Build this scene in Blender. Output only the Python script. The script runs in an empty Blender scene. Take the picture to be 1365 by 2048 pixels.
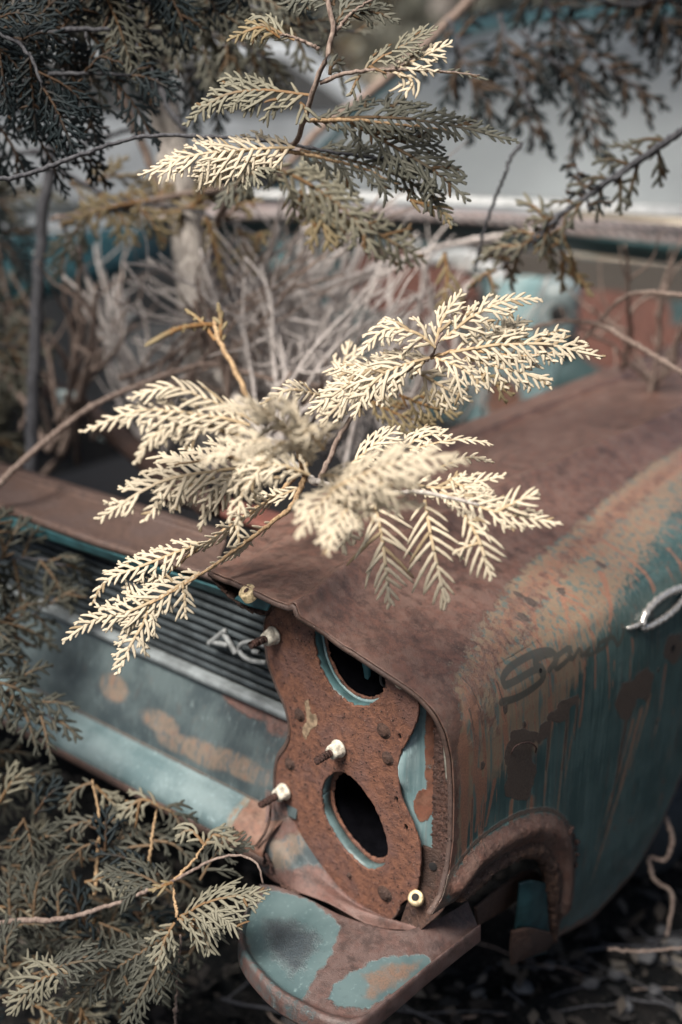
import bpy, bmesh, math, random
import numpy as np
from mathutils import Vector, Matrix
from mathutils.geometry import tessellate_polygon

random.seed(7); rng = np.random.default_rng(7)
SC = bpy.context.scene
COL = SC.collection
# ------------------------------------------------------------------ camera
W0, H0, FPX = 1365.0, 2048.0, 2700.0
yaw, pitch = math.radians(41), math.radians(20.5)
cf = np.array([-math.sin(yaw)*math.cos(pitch), math.cos(yaw)*math.cos(pitch), -math.sin(pitch)])
cr = np.cross(cf, [0, 0, 1.0]); cr /= np.linalg.norm(cr)
cu = np.cross(cr, cf)
def ray(px, py): return cf + cr*(px-W0/2)/FPX - cu*(py-H0/2)/FPX
CP = np.array([0, 0, .62]) - ray(712, 1640)*2.0
cam = bpy.data.cameras.new("camera"); camo = bpy.data.objects.new("camera", cam); COL.objects.link(camo)
M = Matrix(((cr[0], cu[0], -cf[0], CP[0]), (cr[1], cu[1], -cf[1], CP[1]), (cr[2], cu[2], -cf[2], CP[2]), (0, 0, 0, 1)))
camo.matrix_world = M
cam.sensor_fit = 'VERTICAL'; cam.sensor_height = 36.0; cam.lens = FPX/H0*36.0
cam.clip_start = .05; cam.clip_end = 300
cam.dof.use_dof = True; cam.dof.focus_distance = 1.87; cam.dof.aperture_fstop = 1.5
SC.camera = camo
# ------------------------------------------------------------------ world and sun
SUN_EL, SUN_AZ = math.radians(56), math.radians(-88)      # azimuth of the sun seen from above, x east
wd = bpy.data.worlds.new("World"); SC.world = wd; wd.use_nodes = True
nt = wd.node_tree; bg = nt.nodes['Background']
sky = nt.nodes.new('ShaderNodeTexSky'); sky.sky_type = 'NISHITA'; sky.sun_disc = False
sky.sun_elevation = SUN_EL; sky.sun_rotation = math.pi/2 - SUN_AZ
sky.air_density = 1.0; sky.dust_density = 4.0; sky.ozone_density = 1.5
nt.links.new(sky.outputs[0], bg.inputs[0]); bg.inputs[1].default_value = .10
sd = bpy.data.lights.new("sun", 'SUN'); so = bpy.data.objects.new("sun", sd); COL.objects.link(so)
sd.energy = 5.2; sd.angle = math.radians(25); sd.color = (1, .945, .85)
sdir = Vector((math.cos(SUN_EL)*math.cos(SUN_AZ), math.cos(SUN_EL)*math.sin(SUN_AZ), math.sin(SUN_EL)))
so.rotation_euler = sdir.to_track_quat('Z', 'Y').to_euler(); so.location = sdir*20
SC.view_settings.view_transform = 'Standard'; SC.view_settings.look = 'None'
SC.view_settings.exposure = 0.76; SC.view_settings.gamma = 1.0; SC.view_settings.use_curve_mapping = False
SC.cycles.max_bounces = 6; SC.cycles.transparent_max_bounces = 8
SC.cycles.use_denoising = True

# ------------------------------------------------------------------ helpers
def at(px, py, x=None, y=None, z=None, d=None):
    r = ray(px, py)
    if x is not None: t = (x-CP[0])/r[0]
    elif y is not None: t = (y-CP[1])/r[1]
    elif z is not None: t = (z-CP[2])/r[2]
    else: t = d
    return CP + r*t
def sc(d): return d/FPX
ORG = {}
def root(name, label, cat, loc, group=None):
    o = bpy.data.objects.new(name, None); COL.objects.link(o); o.location = loc; o.empty_display_size = .1
    o['label'] = label; o['category'] = cat
    if group: o['group'] = group
    ORG[o.name] = Vector(loc); return o
def link(name, me, mat, parent=None, smooth=True):
    o = bpy.data.objects.new(name, me); COL.objects.link(o)
    if mat: me.materials.append(mat)
    if smooth and len(me.polygons): me.polygons.foreach_set('use_smooth', [True]*len(me.polygons))
    ORG[o.name] = Vector((0, 0, 0))
    if parent is not None:
        o.parent = parent; o.location = -ORG[parent.name]
    return o
def mesh(name, V, F):
    me = bpy.data.meshes.new(name)
    me.from_pydata([tuple(map(float, v)) for v in V], [], [tuple(map(int, f)) for f in F]); me.update(); return me
def npmesh(name, V, Q):
    """all-quad mesh from arrays"""
    V = np.asarray(V, np.float32); Q = np.asarray(Q, np.int32)
    me = bpy.data.meshes.new(name); me.vertices.add(len(V)); me.vertices.foreach_set('co', V.ravel())
    me.loops.add(Q.size); me.loops.foreach_set('vertex_index', Q.ravel())
    me.polygons.add(len(Q)); me.polygons.foreach_set('loop_start', np.arange(0, Q.size, 4, dtype=np.int32))
    me.polygons.foreach_set('loop_total', np.full(len(Q), 4, np.int32)); me.update(calc_edges=True); return me
def attr(me, name, vals):
    a = me.attributes.new(name, 'FLOAT', 'POINT'); a.data.foreach_set('value', np.asarray(vals, np.float32).ravel())
def cr_spline(P, n):
    P = np.asarray(P, float)
    if len(P) == 1: return np.repeat(P, n, 0)
    Q = np.vstack([2*P[0]-P[1], P, 2*P[-1]-P[-2]])
    L = np.r_[0, np.cumsum(np.linalg.norm(np.diff(P, axis=0), axis=1))]; L /= L[-1]
    t = np.linspace(0, 1, n); i = np.clip(np.searchsorted(L, t, 'right')-1, 0, len(P)-2)
    u = ((t-L[i])/np.maximum(L[i+1]-L[i], 1e-9))[:, None]
    a, b, c, d = Q[i], Q[i+1], Q[i+2], Q[i+3]
    return .5*((2*b)+(-a+c)*u+(2*a-5*b+4*c-d)*u*u+(-a+3*b-3*c+d)*u**3)
def grid_faces(nu, nv, close=False):
    i = np.arange(nu-1)[:, None]*nv; j = np.arange(nv if close else nv-1)[None, :]
    j2 = (j+1) % nv
    a = (i+j).ravel(); b = (i+j2).ravel()
    return np.stack([a, b, b+nv, a+nv], 1)
def loft(name, rows, mat, parent=None, n=60, m=None, thick=0.0, fn=None):
    """rows: list of 3-D polylines; surface through them"""
    R = np.array([cr_spline(r, n) for r in rows])                 # (rows, n, 3)
    if m: R = np.array([cr_spline(R[:, k], m) for k in range(n)]).transpose(1, 0, 2)
    if fn is not None: R = fn(R)
    me = npmesh(name, R.reshape(-1, 3), grid_faces(R.shape[0], R.shape[1]))
    o = link(name, me, mat, parent)
    if thick:
        md = o.modifiers.new('solid', 'SOLIDIFY'); md.thickness = thick; md.offset = 0
    return o
def tubes(paths, sides=7):
    """paths: list of (points Nx3, radii N) -> V, Q"""
    Vs, Qs, off = [], [], 0
    ang = np.linspace(0, 2*math.pi, sides, endpoint=False)
    for P, r in paths:
        P = np.asarray(P, float); n = len(P); r = np.broadcast_to(np.asarray(r, float), (n,))
        T = np.gradient(P, axis=0); T /= np.linalg.norm(T, axis=1)[:, None]+1e-12
        ref = np.array([.31, .22, .92]); 
        if abs(T[0] @ ref) > .9: ref = np.array([1, 0, 0.])
        A = np.cross(T, ref); A /= np.linalg.norm(A, axis=1)[:, None]+1e-12; B = np.cross(T, A)
        V = P[:, None]+(A[:, None]*np.cos(ang)[None, :, None]+B[:, None]*np.sin(ang)[None, :, None])*r[:, None, None]
        V = V.reshape(-1, 3); Q = grid_faces(n, sides, True)+off
        Vs.append(V); off += len(V)
        # caps
        Vs.append(P[[0, -1]]); c0, c1 = off, off+1; off += 2
        b = off-2-len(V); e = b+(n-1)*sides
        for k in range(0, sides):
            k2 = (k+1) % sides
            Qs.append(np.array([[c0, b+k2, b+k, b+k]])); Qs.append(np.array([[c1, e+k, e+k2, e+k2]]))
        Qs.append(Q)
    V = np.vstack(Vs); Q = np.vstack(Qs); return V, Q
def tube_mesh(name, paths, sides=7):
    V, Q = tubes(paths, sides); good = (Q[:, 2] != Q[:, 3])
    F = [tuple(q) if g else tuple(q[:3]) for q, g in zip(Q.tolist(), good)]
    return mesh(name, V, F)
def tube(name, paths, mat, parent=None, sides=7):
    return link(name, tube_mesh(name, paths, sides), mat, parent)
def lathe(name, prof, c, axis, mat, parent=None, seg=28, sx=1.0):
    """prof: list of (r, h) along axis"""
    ax = Vector(axis).normalized(); a = ax.orthogonal().normalized(); b = ax.cross(a)
    V = []
    for r, h in prof:
        for k in range(seg):
            t = 2*math.pi*k/seg
            V.append(Vector(c)+ax*h+(a*math.cos(t)*sx+b*math.sin(t))*r)
    me = npmesh(name, np.array([tuple(v) for v in V]), grid_faces(len(prof), seg, True))
    o = link(name, me, mat, parent); return o
def plate(name, O, e1, e2, outer, holes, thick, mat, parent=None, bevel=.0012, sub=0):
    """flat plate with holes; outlines are Nx2 in plane coordinates; thickness goes along e1 x e2"""
    cu_ = bpy.data.curves.new(name, 'CURVE'); cu_.dimensions = '2D'; cu_.fill_mode = 'BOTH'
    cu_.extrude = thick/2-bevel; cu_.bevel_depth = bevel; cu_.bevel_resolution = 2
    for P in [outer]+holes:
        s = cu_.splines.new('POLY'); s.points.add(len(P)-1)
        for p, q in zip(s.points, P): p.co = (q[0], q[1], 0, 1)
        s.use_cyclic_u = True
    t = bpy.data.objects.new('tmp', cu_); COL.objects.link(t)
    bpy.context.view_layer.update()
    me = bpy.data.meshes.new_from_object(t.evaluated_get(bpy.context.evaluated_depsgraph_get()))
    bpy.data.objects.remove(t); bpy.data.curves.remove(cu_)
    e1 = Vector(e1); e2 = Vector(e2); n = e1.cross(e2)
    mt = Matrix(((e1.x, e2.x, n.x, O[0]), (e1.y, e2.y, n.y, O[1]), (e1.z, e2.z, n.z, O[2]), (0, 0, 0, 1)))
    me.transform(mt); me.name = name; me.materials.clear()
    return link(name, me, mat, parent, smooth=False)
def box(name, c, s, mat, parent=None, bevel=.006, rot=(0, 0, 0)):
    bm = bmesh.new(); bmesh.ops.create_cube(bm, size=1)
    bmesh.ops.scale(bm, vec=s, verts=bm.verts)
    bmesh.ops.bevel(bm, geom=bm.edges[:], offset=bevel, segments=3, affect='EDGES', profile=.5)
    from mathutils import Euler
    bmesh.ops.transform(bm, matrix=Matrix.Translation(c) @ Euler(rot).to_matrix().to_4x4(), verts=bm.verts)
    me = bpy.data.meshes.new(name); bm.to_mesh(me); bm.free()
    return link(name, me, mat, parent)
def smooth(P, n): return cr_spline(np.vstack([P, P[:1]]), n+1)[:-1]
def sstep(a, b, x): t = np.clip((x-a)/(b-a), 0, 1); return t*t*(3-2*t)
def seg_dist(X, a, b):
    a = np.asarray(a, float); b = np.asarray(b, float); d = b-a
    t = np.clip(((X-a)@d)/(d@d+1e-12), 0, 1)
    return np.linalg.norm(X-a-t[:, None]*d, axis=1), t
def poly_inside(X, P):
    P = np.asarray(P, float); c = np.zeros(len(X), bool); j = len(P)-1
    for i in range(len(P)):
        cnd = ((P[i, 1] > X[:, 1]) != (P[j, 1] > X[:, 1]))
        xi = (P[j, 0]-P[i, 0])*(X[:, 1]-P[i, 1])/(P[j, 1]-P[i, 1]+1e-12)+P[i, 0]
        c ^= cnd & (X[:, 0] < xi); j = i
    return c
def poly_soft(X, P, w):
    """signed soft mask of a polygon, 1 inside"""
    P = np.asarray(P, float); d = np.full(len(X), 1e9)
    for i in range(len(P)): d = np.minimum(d, seg_dist(X, P[i-1], P[i])[0])
    d = np.where(poly_inside(X, P), d, -d); return sstep(-w, w, d)

# ------------------------------------------------------------------ materials
class NT:
    def __init__(s, name):
        s.m = bpy.data.materials.new(name); s.m.use_nodes = True; s.t = s.m.node_tree; s.b = s.t.nodes['Principled BSDF']
        s.out = s.t.nodes['Material Output']; s.tc = s.t.nodes.new('ShaderNodeTexCoord')
    def n(s, k, **kw):
        q = s.t.nodes.new(k)
        for a, v in kw.items(): setattr(q, a, v)
        return q
    def l(s, a, b): s.t.links.new(a, b)
    def noise(s, scale, detail=4, rough=.55, vec=None, sx=(1, 1, 1)):
        q = s.n('ShaderNodeTexNoise'); q.inputs['Scale'].default_value = scale; q.inputs['Detail'].default_value = detail
        q.inputs['Roughness'].default_value = rough
        mp = s.n('ShaderNodeMapping'); mp.inputs['Scale'].default_value = sx
        s.l(vec or s.tc.outputs['Object'], mp.inputs[0]); s.l(mp.outputs[0], q.inputs['Vector']); return q.outputs[0]
    def vor(s, scale, feature='F1', sx=(1, 1, 1)):
        q = s.n('ShaderNodeTexVoronoi'); q.inputs['Scale'].default_value = scale; q.feature = feature
        s.l(s.tc.outputs['Object'], q.inputs['Vector']); return q
    def math(s, op, a, b=None, c=None, clamp=False):
        q = s.n('ShaderNodeMath'); q.operation = op; q.use_clamp = clamp
        for i, v in enumerate((a, b, c)):
            if v is None: continue
            if isinstance(v, (int, float)): q.inputs[i].default_value = v
            else: s.l(v, q.inputs[i])
        return q.outputs[0]
    def ramp(s, v, stops, interp='LINEAR'):
        q = s.n('ShaderNodeValToRGB'); s.l(v, q.inputs[0]); e = q.color_ramp.elements; q.color_ramp.interpolation = interp
        while len(e) < len(stops): e.new(.5)
        for k, (p, c) in enumerate(stops):
            e[k].position = p; e[k].color = (c if len(c) == 4 else tuple(c)+(1,)) if hasattr(c, '__len__') else (c, c, c, 1)
        return q.outputs[0]
    def mix(s, f, a, b, mode='MIX'):
        q = s.n('ShaderNodeMix'); q.data_type = 'RGBA'; q.blend_type = mode
        for i, v in ((0, f), (6, a), (7, b)):
            if isinstance(v, (int, float)): q.inputs[i].default_value = v
            elif isinstance(v, tuple): q.inputs[i].default_value = v if len(v) == 4 else v+(1,)
            else: s.l(v, q.inputs[i])
        return q.outputs[2]
    def attr(s, name):
        q = s.n('ShaderNodeAttribute'); q.attribute_name = name; return q.outputs['Fac']
    def thr(s, v, lo, hi):
        q = s.n('ShaderNodeMapRange'); q.interpolation_type = 'SMOOTHSTEP'
        q.inputs[1].default_value = lo; q.inputs[2].default_value = hi; s.l(v, q.inputs[0]); return q.outputs[0]
    def bump(s, h, strength=.4, dist=.002, prev=None):
        q = s.n('ShaderNodeBump'); q.inputs['Strength'].default_value = strength; q.inputs['Distance'].default_value = dist
        s.l(h, q.inputs['Height'])
        if prev is not None: s.l(prev, q.inputs['Normal'])
        return q.outputs[0]
    def set(s, col=None, rough=None, metal=None, nrm=None, spec=None):
        for k, v in (('Base Color', col), ('Roughness', rough), ('Metallic', metal), ('Normal', nrm), ('Specular IOR Level', spec)):
            if v is None: continue
            if isinstance(v, tuple): s.b.inputs[k].default_value = v if len(v) == 4 else v+(1,)
            elif isinstance(v, (int, float)): s.b.inputs[k].default_value = v
            else: s.l(v, s.b.inputs[k])
        return s.m
def plain(name, col, rough=.6, metal=0, var=.25, scale=60, spec=.4, bump=.15):
    n = NT(name); f = n.noise(scale, 5)
    c = n.mix(n.thr(f, .3, .7), tuple(c*(1-var) for c in col), tuple(min(1, c*(1+var)) for c in col))
    return n.set(c, rough, metal, n.bump(f, bump, .001), spec)
def weathered(name, paint, paint2, tanc=(.30, .19, .11), orange=(.24, .095, .05), rust=(.085, .048, .042), scab=(.05, .042, .036), streak=1.0, prough=.42, rrough=.62, soft=1.0):
    """painted sheet steel; attributes rust / tan / scab / org say where each stands"""
    n = NT(name)
    vs = n.noise(1, 5, .6, sx=(160, 160, 7))            # runs down the panel
    fine = n.noise(420, 5, .65); mid = n.noise(70, 6, .62); big = n.noise(11, 4)
    st = n.math('MULTIPLY', n.math('SUBTRACT', vs, .5), 1.0*streak)
    mn = n.math('ADD', n.math('MULTIPLY', n.math('SUBTRACT', mid, .5), .7), n.math('MULTIPLY', n.math('SUBTRACT', fine, .5), .45))
    p = n.mix(n.thr(n.math('ADD', big, st), .35, .65), paint, paint2)
    p = n.mix(n.thr(vs, .57, .72), p, tuple(min(1, c*1.45+.02) for c in paint2))
    p = n.mix(n.math('MULTIPLY', n.thr(n.noise(1, 4, .6, sx=(120, 120, 5)), .56, .68), .45*min(1, streak)), p, tuple(c*.75 for c in orange))
    p = n.mix(n.math('MULTIPLY', n.thr(n.math('ADD', n.math('MULTIPLY', vs, .6), n.math('MULTIPLY', mid, .4)), .56, .66), .5), p, tuple(c*.45 for c in paint))
    ft = n.thr(n.math('ADD', n.attr('tan'), n.math('ADD', n.math('MULTIPLY', mn, .45), n.math('MULTIPLY', st, .9))), 0.5-0.120*soft, 0.5+0.120*soft)
    tcol = n.mix(n.thr(n.math('ADD', vs, mn), .35, .7), tuple(c*.78 for c in tanc), tanc)
    tcol = n.mix(n.math('MULTIPLY', n.thr(n.math('ADD', n.math('MULTIPLY', mid, .5), n.math('MULTIPLY', vs, .5)), .49, .60), .8), tcol, orange)
    tcol = n.mix(n.math('MULTIPLY', n.thr(n.noise(1, 4, .6, sx=(95, 95, 9)), .51, .62), .8), tcol, tuple(c*1.6+.015 for c in paint))
    c = n.mix(ft, p, tcol)
    fo = n.thr(n.math('ADD', n.attr('org'), n.math('ADD', n.math('MULTIPLY', mn, .5), n.math('MULTIPLY', st, .5))), 0.5-0.150*soft, 0.5+0.150*soft)
    c = n.mix(n.math('MULTIPLY', fo, .88), c, n.mix(n.thr(fine, .4, .6), orange, tuple(x*1.5 for x in orange)))
    fr = n.thr(n.math('ADD', n.attr('rust'), n.math('MULTIPLY', mn, .95)), 0.5-0.060*soft, 0.5+0.060*soft)
    rc = n.mix(n.thr(mid, .35, .68), rust, tuple(x*y for x, y in zip(rust, (1.75, 1.5, 1.42))))
    rc = n.mix(n.math('MULTIPLY', n.thr(fine, .58, .66), .8), rc, tuple(x*1.05 for x in orange))
    rc = n.mix(n.math('MULTIPLY', n.thr(n.noise(34, 7, .75), .45, .58), .75), rc, tuple(x*y for x, y in zip(rust, (1.9, 2.0, 2.0))))
    rc = n.mix(n.math('MULTIPLY', n.thr(n.noise(30, 6, .74), .52, .64), .7), rc, tuple(x*.58 for x in rust))
    rc = n.mix(n.math('MULTIPLY', n.thr(vs, .56, .7), .35), rc, (.17, .11, .10))
    c = n.mix(fr, c, rc)
    fs = n.thr(n.math('ADD', n.attr('scab'), n.math('MULTIPLY', mn, .55)), 0.5-0.080*soft, 0.5+0.080*soft)
    c = n.mix(fs, c, n.mix(n.thr(fine, .4, .62), scab, tuple(x*2.0 for x in scab)))
    sp = n.vor(230); spk = n.math('LESS_THAN', sp.outputs['Distance'], .12)
    spk = n.math('MULTIPLY', spk, n.math('GREATER_THAN', n.noise(90, 2), .56))
    c = n.mix(n.math('MULTIPLY', spk, n.math('ADD', n.math('MULTIPLY', fr, .6), .35)), c, (.035, .022, .02))
    rm = n.math('MAXIMUM', fr, fs)
    ro = n.math('ADD', n.math('MULTIPLY', rm, rrough-prough), n.math('ADD', n.math('MULTIPLY', mid, .16), prough-.08))
    h = n.math('ADD', n.math('MULTIPLY', fine, n.math('ADD', n.math('MULTIPLY', rm, .9), .08)), n.math('MULTIPLY', rm, .5))
    h = n.math('ADD', h, n.math('MULTIPLY', fs, .6))
    return n.set(c, ro, 0, n.bump(h, .55, .0022), .6)
M_fender = weathered('weathered_fender_paint', (.034, .070, .070), (.070, .118, .114), tanc=(.26, .19, .132), orange=(.20, .098, .066), scab=(.062, .046, .038), rust=(.088, .052, .042), rrough=.38)
M_front = weathered('weathered_front_paint', (.038, .053, .060), (.084, .110, .116), tanc=(.26, .19, .14), orange=(.20, .11, .075), streak=.25, soft=2.6)
M_roll = weathered('pale_teal_paint', (.095, .145, .157), (.180, .240, .252), tanc=(.30, .22, .14), orange=(.19, .09, .055), rust=(.12, .068, .05), streak=.15, prough=.40, soft=1.6)
M_shelf = weathered('shelf_paint', (.055, .090, .097), (.094, .138, .144), tanc=(.24, .17, .12), orange=(.12, .07, .05), rust=(.058, .037, .034), scab=(.022, .030, .036), streak=.0, prough=.36, rrough=.45, soft=2.2)
M_inner = weathered('inner_teal_paint', (.14, .23, .245), (.26, .35, .365), orange=(.16, .07, .04), rust=(.13, .06, .04), streak=.6, prough=.35)
def rustplate(name, a=(.215, .097, .062), b=(.112, .052, .038), c=(.42, .24, .17), purple=(.13, .075, .07), hard=1.0):
    n = NT(name); fine = n.noise(380, 6, .7); mid = n.noise(85, 6, .65); big = n.noise(14, 4)
    col = n.mix(n.thr(n.math('ADD', n.math('MULTIPLY', mid, .6), n.math('MULTIPLY', fine, .4)), .42, .58), a, b)
    col = n.mix(n.math('MULTIPLY', n.thr(big, .45, .62), .5), col, purple)
    col = n.mix(n.thr(fine, .60, .74), col, c)
    v = n.vor(150); pit = n.math('LESS_THAN', n.math('ADD', v.outputs['Distance'], n.math('MULTIPLY', n.math('SUBTRACT', mid, .5), -.9)), .17)
    col = n.mix(pit, col, (.03, .014, .011))
    v2 = n.vor(260); spk = n.math('LESS_THAN', v2.outputs['Distance'], .15)
    col = n.mix(n.math('MULTIPLY', spk, n.thr(mid, .5, .6)), col, (.42, .30, .24))
    h = n.math('SUBTRACT', n.math('ADD', n.math('MULTIPLY', fine, .8), n.math('MULTIPLY', mid, 1.6)), n.math('MULTIPLY', pit, .8))
    return n.set(col, n.math('ADD', n.math('MULTIPLY', fine, .3), .5), 0, n.bump(h, .75*hard, .0035), .4)
M_rust = rustplate('pitted_orange_rust')
M_rustdark = rustplate('dark_flaking_rust', (.085, .045, .033), (.045, .026, .022), (.17, .11, .08), (.06, .04, .035), 1.3)
M_rustpurple = rustplate('smooth_brown_rust', (.100, .062, .050), (.066, .042, .036), (.17, .11, .09), (.080, .058, .055), .35)
M_crust = rustplate('crusty_flange', (.12, .06, .045), (.07, .038, .032), (.33, .27, .24), (.10, .06, .055), 1.5)
M_teal = plain('teal_paint', (.065, .125, .134), .4, var=.3, scale=40)
M_tealdark = plain('dark_teal_paint', (.035, .10, .115), .45, var=.3, scale=40)
M_black = plain('black_void', (.012, .011, .012), .8, var=.4)
M_darkgrey = plain('sooty_metal', (.035, .036, .038), .6, var=.4, scale=30)
M_grille = plain('dull_grille_aluminium', (.042, .051, .057), .5, .2, var=.35, scale=35)
M_strip = plain('dull_bright_trim', (.17, .19, .20), .45, .1, var=.3, scale=30)
M_letter = plain('dull_white_metal', (.22, .23, .235), .5, .1, var=.3)
M_chrome = plain('pitted_chrome', (.60, .57, .55), .3, .7, var=.45, scale=300, bump=.5)
M_nut = plain('chalky_white_plastic', (.50, .46, .39), .55, 0, var=.45, scale=150)
M_washer = plain('yellowed_plastic', (.48, .38, .23), .5, 0, var=.5, scale=150)
M_screw = rustplate('rusty_screw', (.075, .035, .028), (.035, .018, .015), (.16, .09, .06), (.05, .03, .03), 1.2)
M_wiper = plain('white_enamel_and_glint', (.62, .62, .61), .4, 0, var=.12)
M_redprimer = rustplate('red_firewall_rust', (.21, .075, .055), (.11, .045, .038), (.30, .15, .12), (.14, .06, .055), .6)
M_rubber = plain('old_tyre_rubber', (.018, .02, .023), .7, 0, var=.4)
def bark(name, a, b, sc_=60):
    n = NT(name); f = n.noise(1, 5, .65, sx=(sc_*2.2, sc_*2.2, sc_*.5)); g = n.noise(sc_*3, 4)
    c = n.mix(n.thr(f, .36, .64), a, b)
    return n.set(c, .85, 0, n.bump(n.math('ADD', f, n.math('MULTIPLY', g, .5)), .6, .003), .2)
M_bark = bark('grey_cedar_bark', (.27, .24, .22), (.52, .475, .44))
M_barkdark = bark('dark_twig_bark', (.045, .045, .052), (.10, .10, .11), 90)
M_twiggrey = bark('bleached_twig', (.33, .295, .28), (.60, .55, .53), 90)
M_twigbrown = bark('brown_twig', (.14, .10, .085), (.27, .21, .18), 90)
M_stemorange = bark('orange_cedar_stem', (.22, .14, .08), (.46, .32, .19), 120)
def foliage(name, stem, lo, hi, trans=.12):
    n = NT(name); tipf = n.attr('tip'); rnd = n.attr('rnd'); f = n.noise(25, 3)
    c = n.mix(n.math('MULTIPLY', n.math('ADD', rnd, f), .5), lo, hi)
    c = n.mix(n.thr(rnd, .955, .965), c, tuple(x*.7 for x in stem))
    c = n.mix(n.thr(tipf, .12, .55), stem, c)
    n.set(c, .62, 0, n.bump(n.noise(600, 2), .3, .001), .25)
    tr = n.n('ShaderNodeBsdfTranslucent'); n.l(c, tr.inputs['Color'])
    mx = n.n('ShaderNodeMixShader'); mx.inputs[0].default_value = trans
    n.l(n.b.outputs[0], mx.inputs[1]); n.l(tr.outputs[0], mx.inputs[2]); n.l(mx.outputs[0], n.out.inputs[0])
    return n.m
M_cream = foliage('sunlit_cream_cedar_scales', (.50, .38, .24), (.52, .445, .335), (.70, .62, .49), .28)  # light on the sunlit sprays is painted in as cream
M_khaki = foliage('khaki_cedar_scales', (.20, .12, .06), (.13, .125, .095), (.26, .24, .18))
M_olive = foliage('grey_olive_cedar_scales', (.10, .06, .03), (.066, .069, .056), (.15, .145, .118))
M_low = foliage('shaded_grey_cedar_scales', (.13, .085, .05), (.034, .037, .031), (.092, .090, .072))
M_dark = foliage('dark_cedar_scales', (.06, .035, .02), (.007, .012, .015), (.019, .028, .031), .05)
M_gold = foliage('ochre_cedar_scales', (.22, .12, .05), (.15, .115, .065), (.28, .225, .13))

# ------------------------------------------------------------------ the ground
def ground():
    N = 180; s = np.linspace(-1, 1, N); s = np.sign(s)*np.abs(s)**2.2*60
    X, Y = np.meshgrid(s, s, indexing='ij'); Y = Y+1
    Z = .03*np.sin(X*2.1)*np.cos(Y*1.7)+.015*np.sin(X*9+Y*4)+rng.normal(0, .008, X.shape)
    n = NT('shade_darkened_soil'); f = n.noise(14, 6, .65); g = n.noise(120, 5)
    c = n.mix(n.thr(f, .4, .62), (.004, .005, .006), (.014, .013, .013)); c = n.mix(n.thr(g, .6, .7), c, (.10, .09, .08))  # soil darkened to near black for the shade under the car
    n.set(c, .95, 0, n.bump(g, .8, .01), .15)
    me = npmesh('ground', np.stack([X, Y, Z+.04], -1).reshape(-1, 3), grid_faces(N, N)); o = link('ground', me, n.m); o['kind'] = 'structure'
ground()

# ------------------------------------------------------------------ the car
CAR = root('abandoned_car', 'rusting teal car with no hood, its near headlight panel bare, cedars growing round it', 'car', (-.8, 1.2, .05))
# --- near fender: profile (x, z) along v, 0 = hood gap, then over the top and down the side
PRO_V = np.array([0, .10, .20, .40, .55, .66, .75, .84, .93, 1.02, 1.12, 1.25, 1.42, 1.58, 1.72, 1.86, 2.0])
PRO_X = np.array([0, 0, 0, 0, 0, .035, .085, .130, .160, .172, .177, .180, .179, .176, .171, .162, .14])
PRO_Z = np.array([.974, .976, .981, .985, .988, .936, .914, .893, .868, .838, .800, .740, .640, .545, .445, .345, .235])
def prof(y, v):
    y = np.asarray(y, float); v = np.asarray(v, float)
    xi = np.interp(y, [-.2, -.1, .0, .25, .5, .75, 1.2, 2.6], [-.185, -.205, -.25, -.325, -.365, -.388, -.40, -.395])
    xc = np.interp(y, [-.2, -.05, .07, .5, 2.6], [-.02, -.035, -.072, -.092, -.088])
    # smooth curve through the side points
    k = np.linspace(0, 2, 401)
    xs = np.interp(v, k, _SX); zs = np.interp(v, k, _SZ)
    f = np.clip(v/.55, 0, 1)
    top = xi+(xc-xi)*np.interp(f, [0, .18, .36, 1], [0, .20, .27, 1])
    bl = sstep(.50, .60, v)
    x = np.where(v < .55, top, xc+(xs-xc)*np.clip((v-.55)/.12, 0, 1)**.9)
    x = np.where(v >= .67, xs, x)
    z = zs+.010*np.clip(1-(y+.1)/.25, 0, 1)*np.clip(1-v/.5, 0, 1)*1.2
    z = z+.0060*np.exp(-((v-.548)/.018)**2)-.0045*np.exp(-((v-.60)/.03)**2)*sstep(-.1, .1, y)
    z = z+(.009*np.exp(-((v-.135)/.035)**2)-.004*np.exp(-((v-.20)/.03)**2))*sstep(.06, .35, y)     # pressed bead beside the hood gap
    x = x-.02*sstep(.6, 1.6, y)*np.clip(v-.9, 0, 1)
    return x, z
_k = np.linspace(0, 2, 401)
def _sm(P):
    a = np.interp(_k, PRO_V, P); g = np.exp(-np.linspace(-2, 2, 21)**2); g /= g.sum()
    b = np.convolve(np.pad(a, 10, 'edge'), g, 'valid'); w = sstep(.60, .72, _k); c = np.convolve(np.pad(a, 10, 'edge'), g, 'valid')
    return a*(1-w)+b*w
_SX = _sm(PRO_X); _SZ = _sm(PRO_Z)
# arc length of the side for mask work
_gy, _gv = np.meshgrid(np.linspace(-.2, 2.6, 561), np.linspace(0, 2, 401), indexing='ij')
_gx, _gz = prof(_gy, _gv); _G = np.stack([_gx, _gy, _gz], -1)
_S = np.interp(_k, _k, np.r_[0, np.cumsum(np.hypot(np.diff(prof(np.full(401, .4), _k)[0]), np.diff(prof(np.full(401, .4), _k)[1])))])
def fpt(px, py):
    """point of the fender surface seen at a photo position -> (y, v)"""
    r = ray(px, py); r = r/np.linalg.norm(r); D = _G-CP; t = D@r
    dist = np.linalg.norm(D-t[..., None]*r, axis=-1); dist = np.where(dist < .004, dist+.02*t, dist+1)
    i = np.unravel_index(np.argmin(dist), dist.shape)
    a, b = _gy[i], _gv[i]; h = .005
    for _ in range(3):
        yy, vv = np.meshgrid(np.linspace(a-h, a+h, 15), np.linspace(b-h, b+h, 15), indexing='ij')
        x, z = prof(yy, vv); d = np.linalg.norm(np.cross(np.stack([x, yy, z], -1)-CP, r), axis=-1)
        j = np.unravel_index(np.argmin(d), d.shape); a, b = yy[j], vv[j]; h /= 4
    return a, b
def fys(px, py):
    a, b = fpt(px, py); return np.array([a, np.interp(b, _k, _S)])
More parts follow.
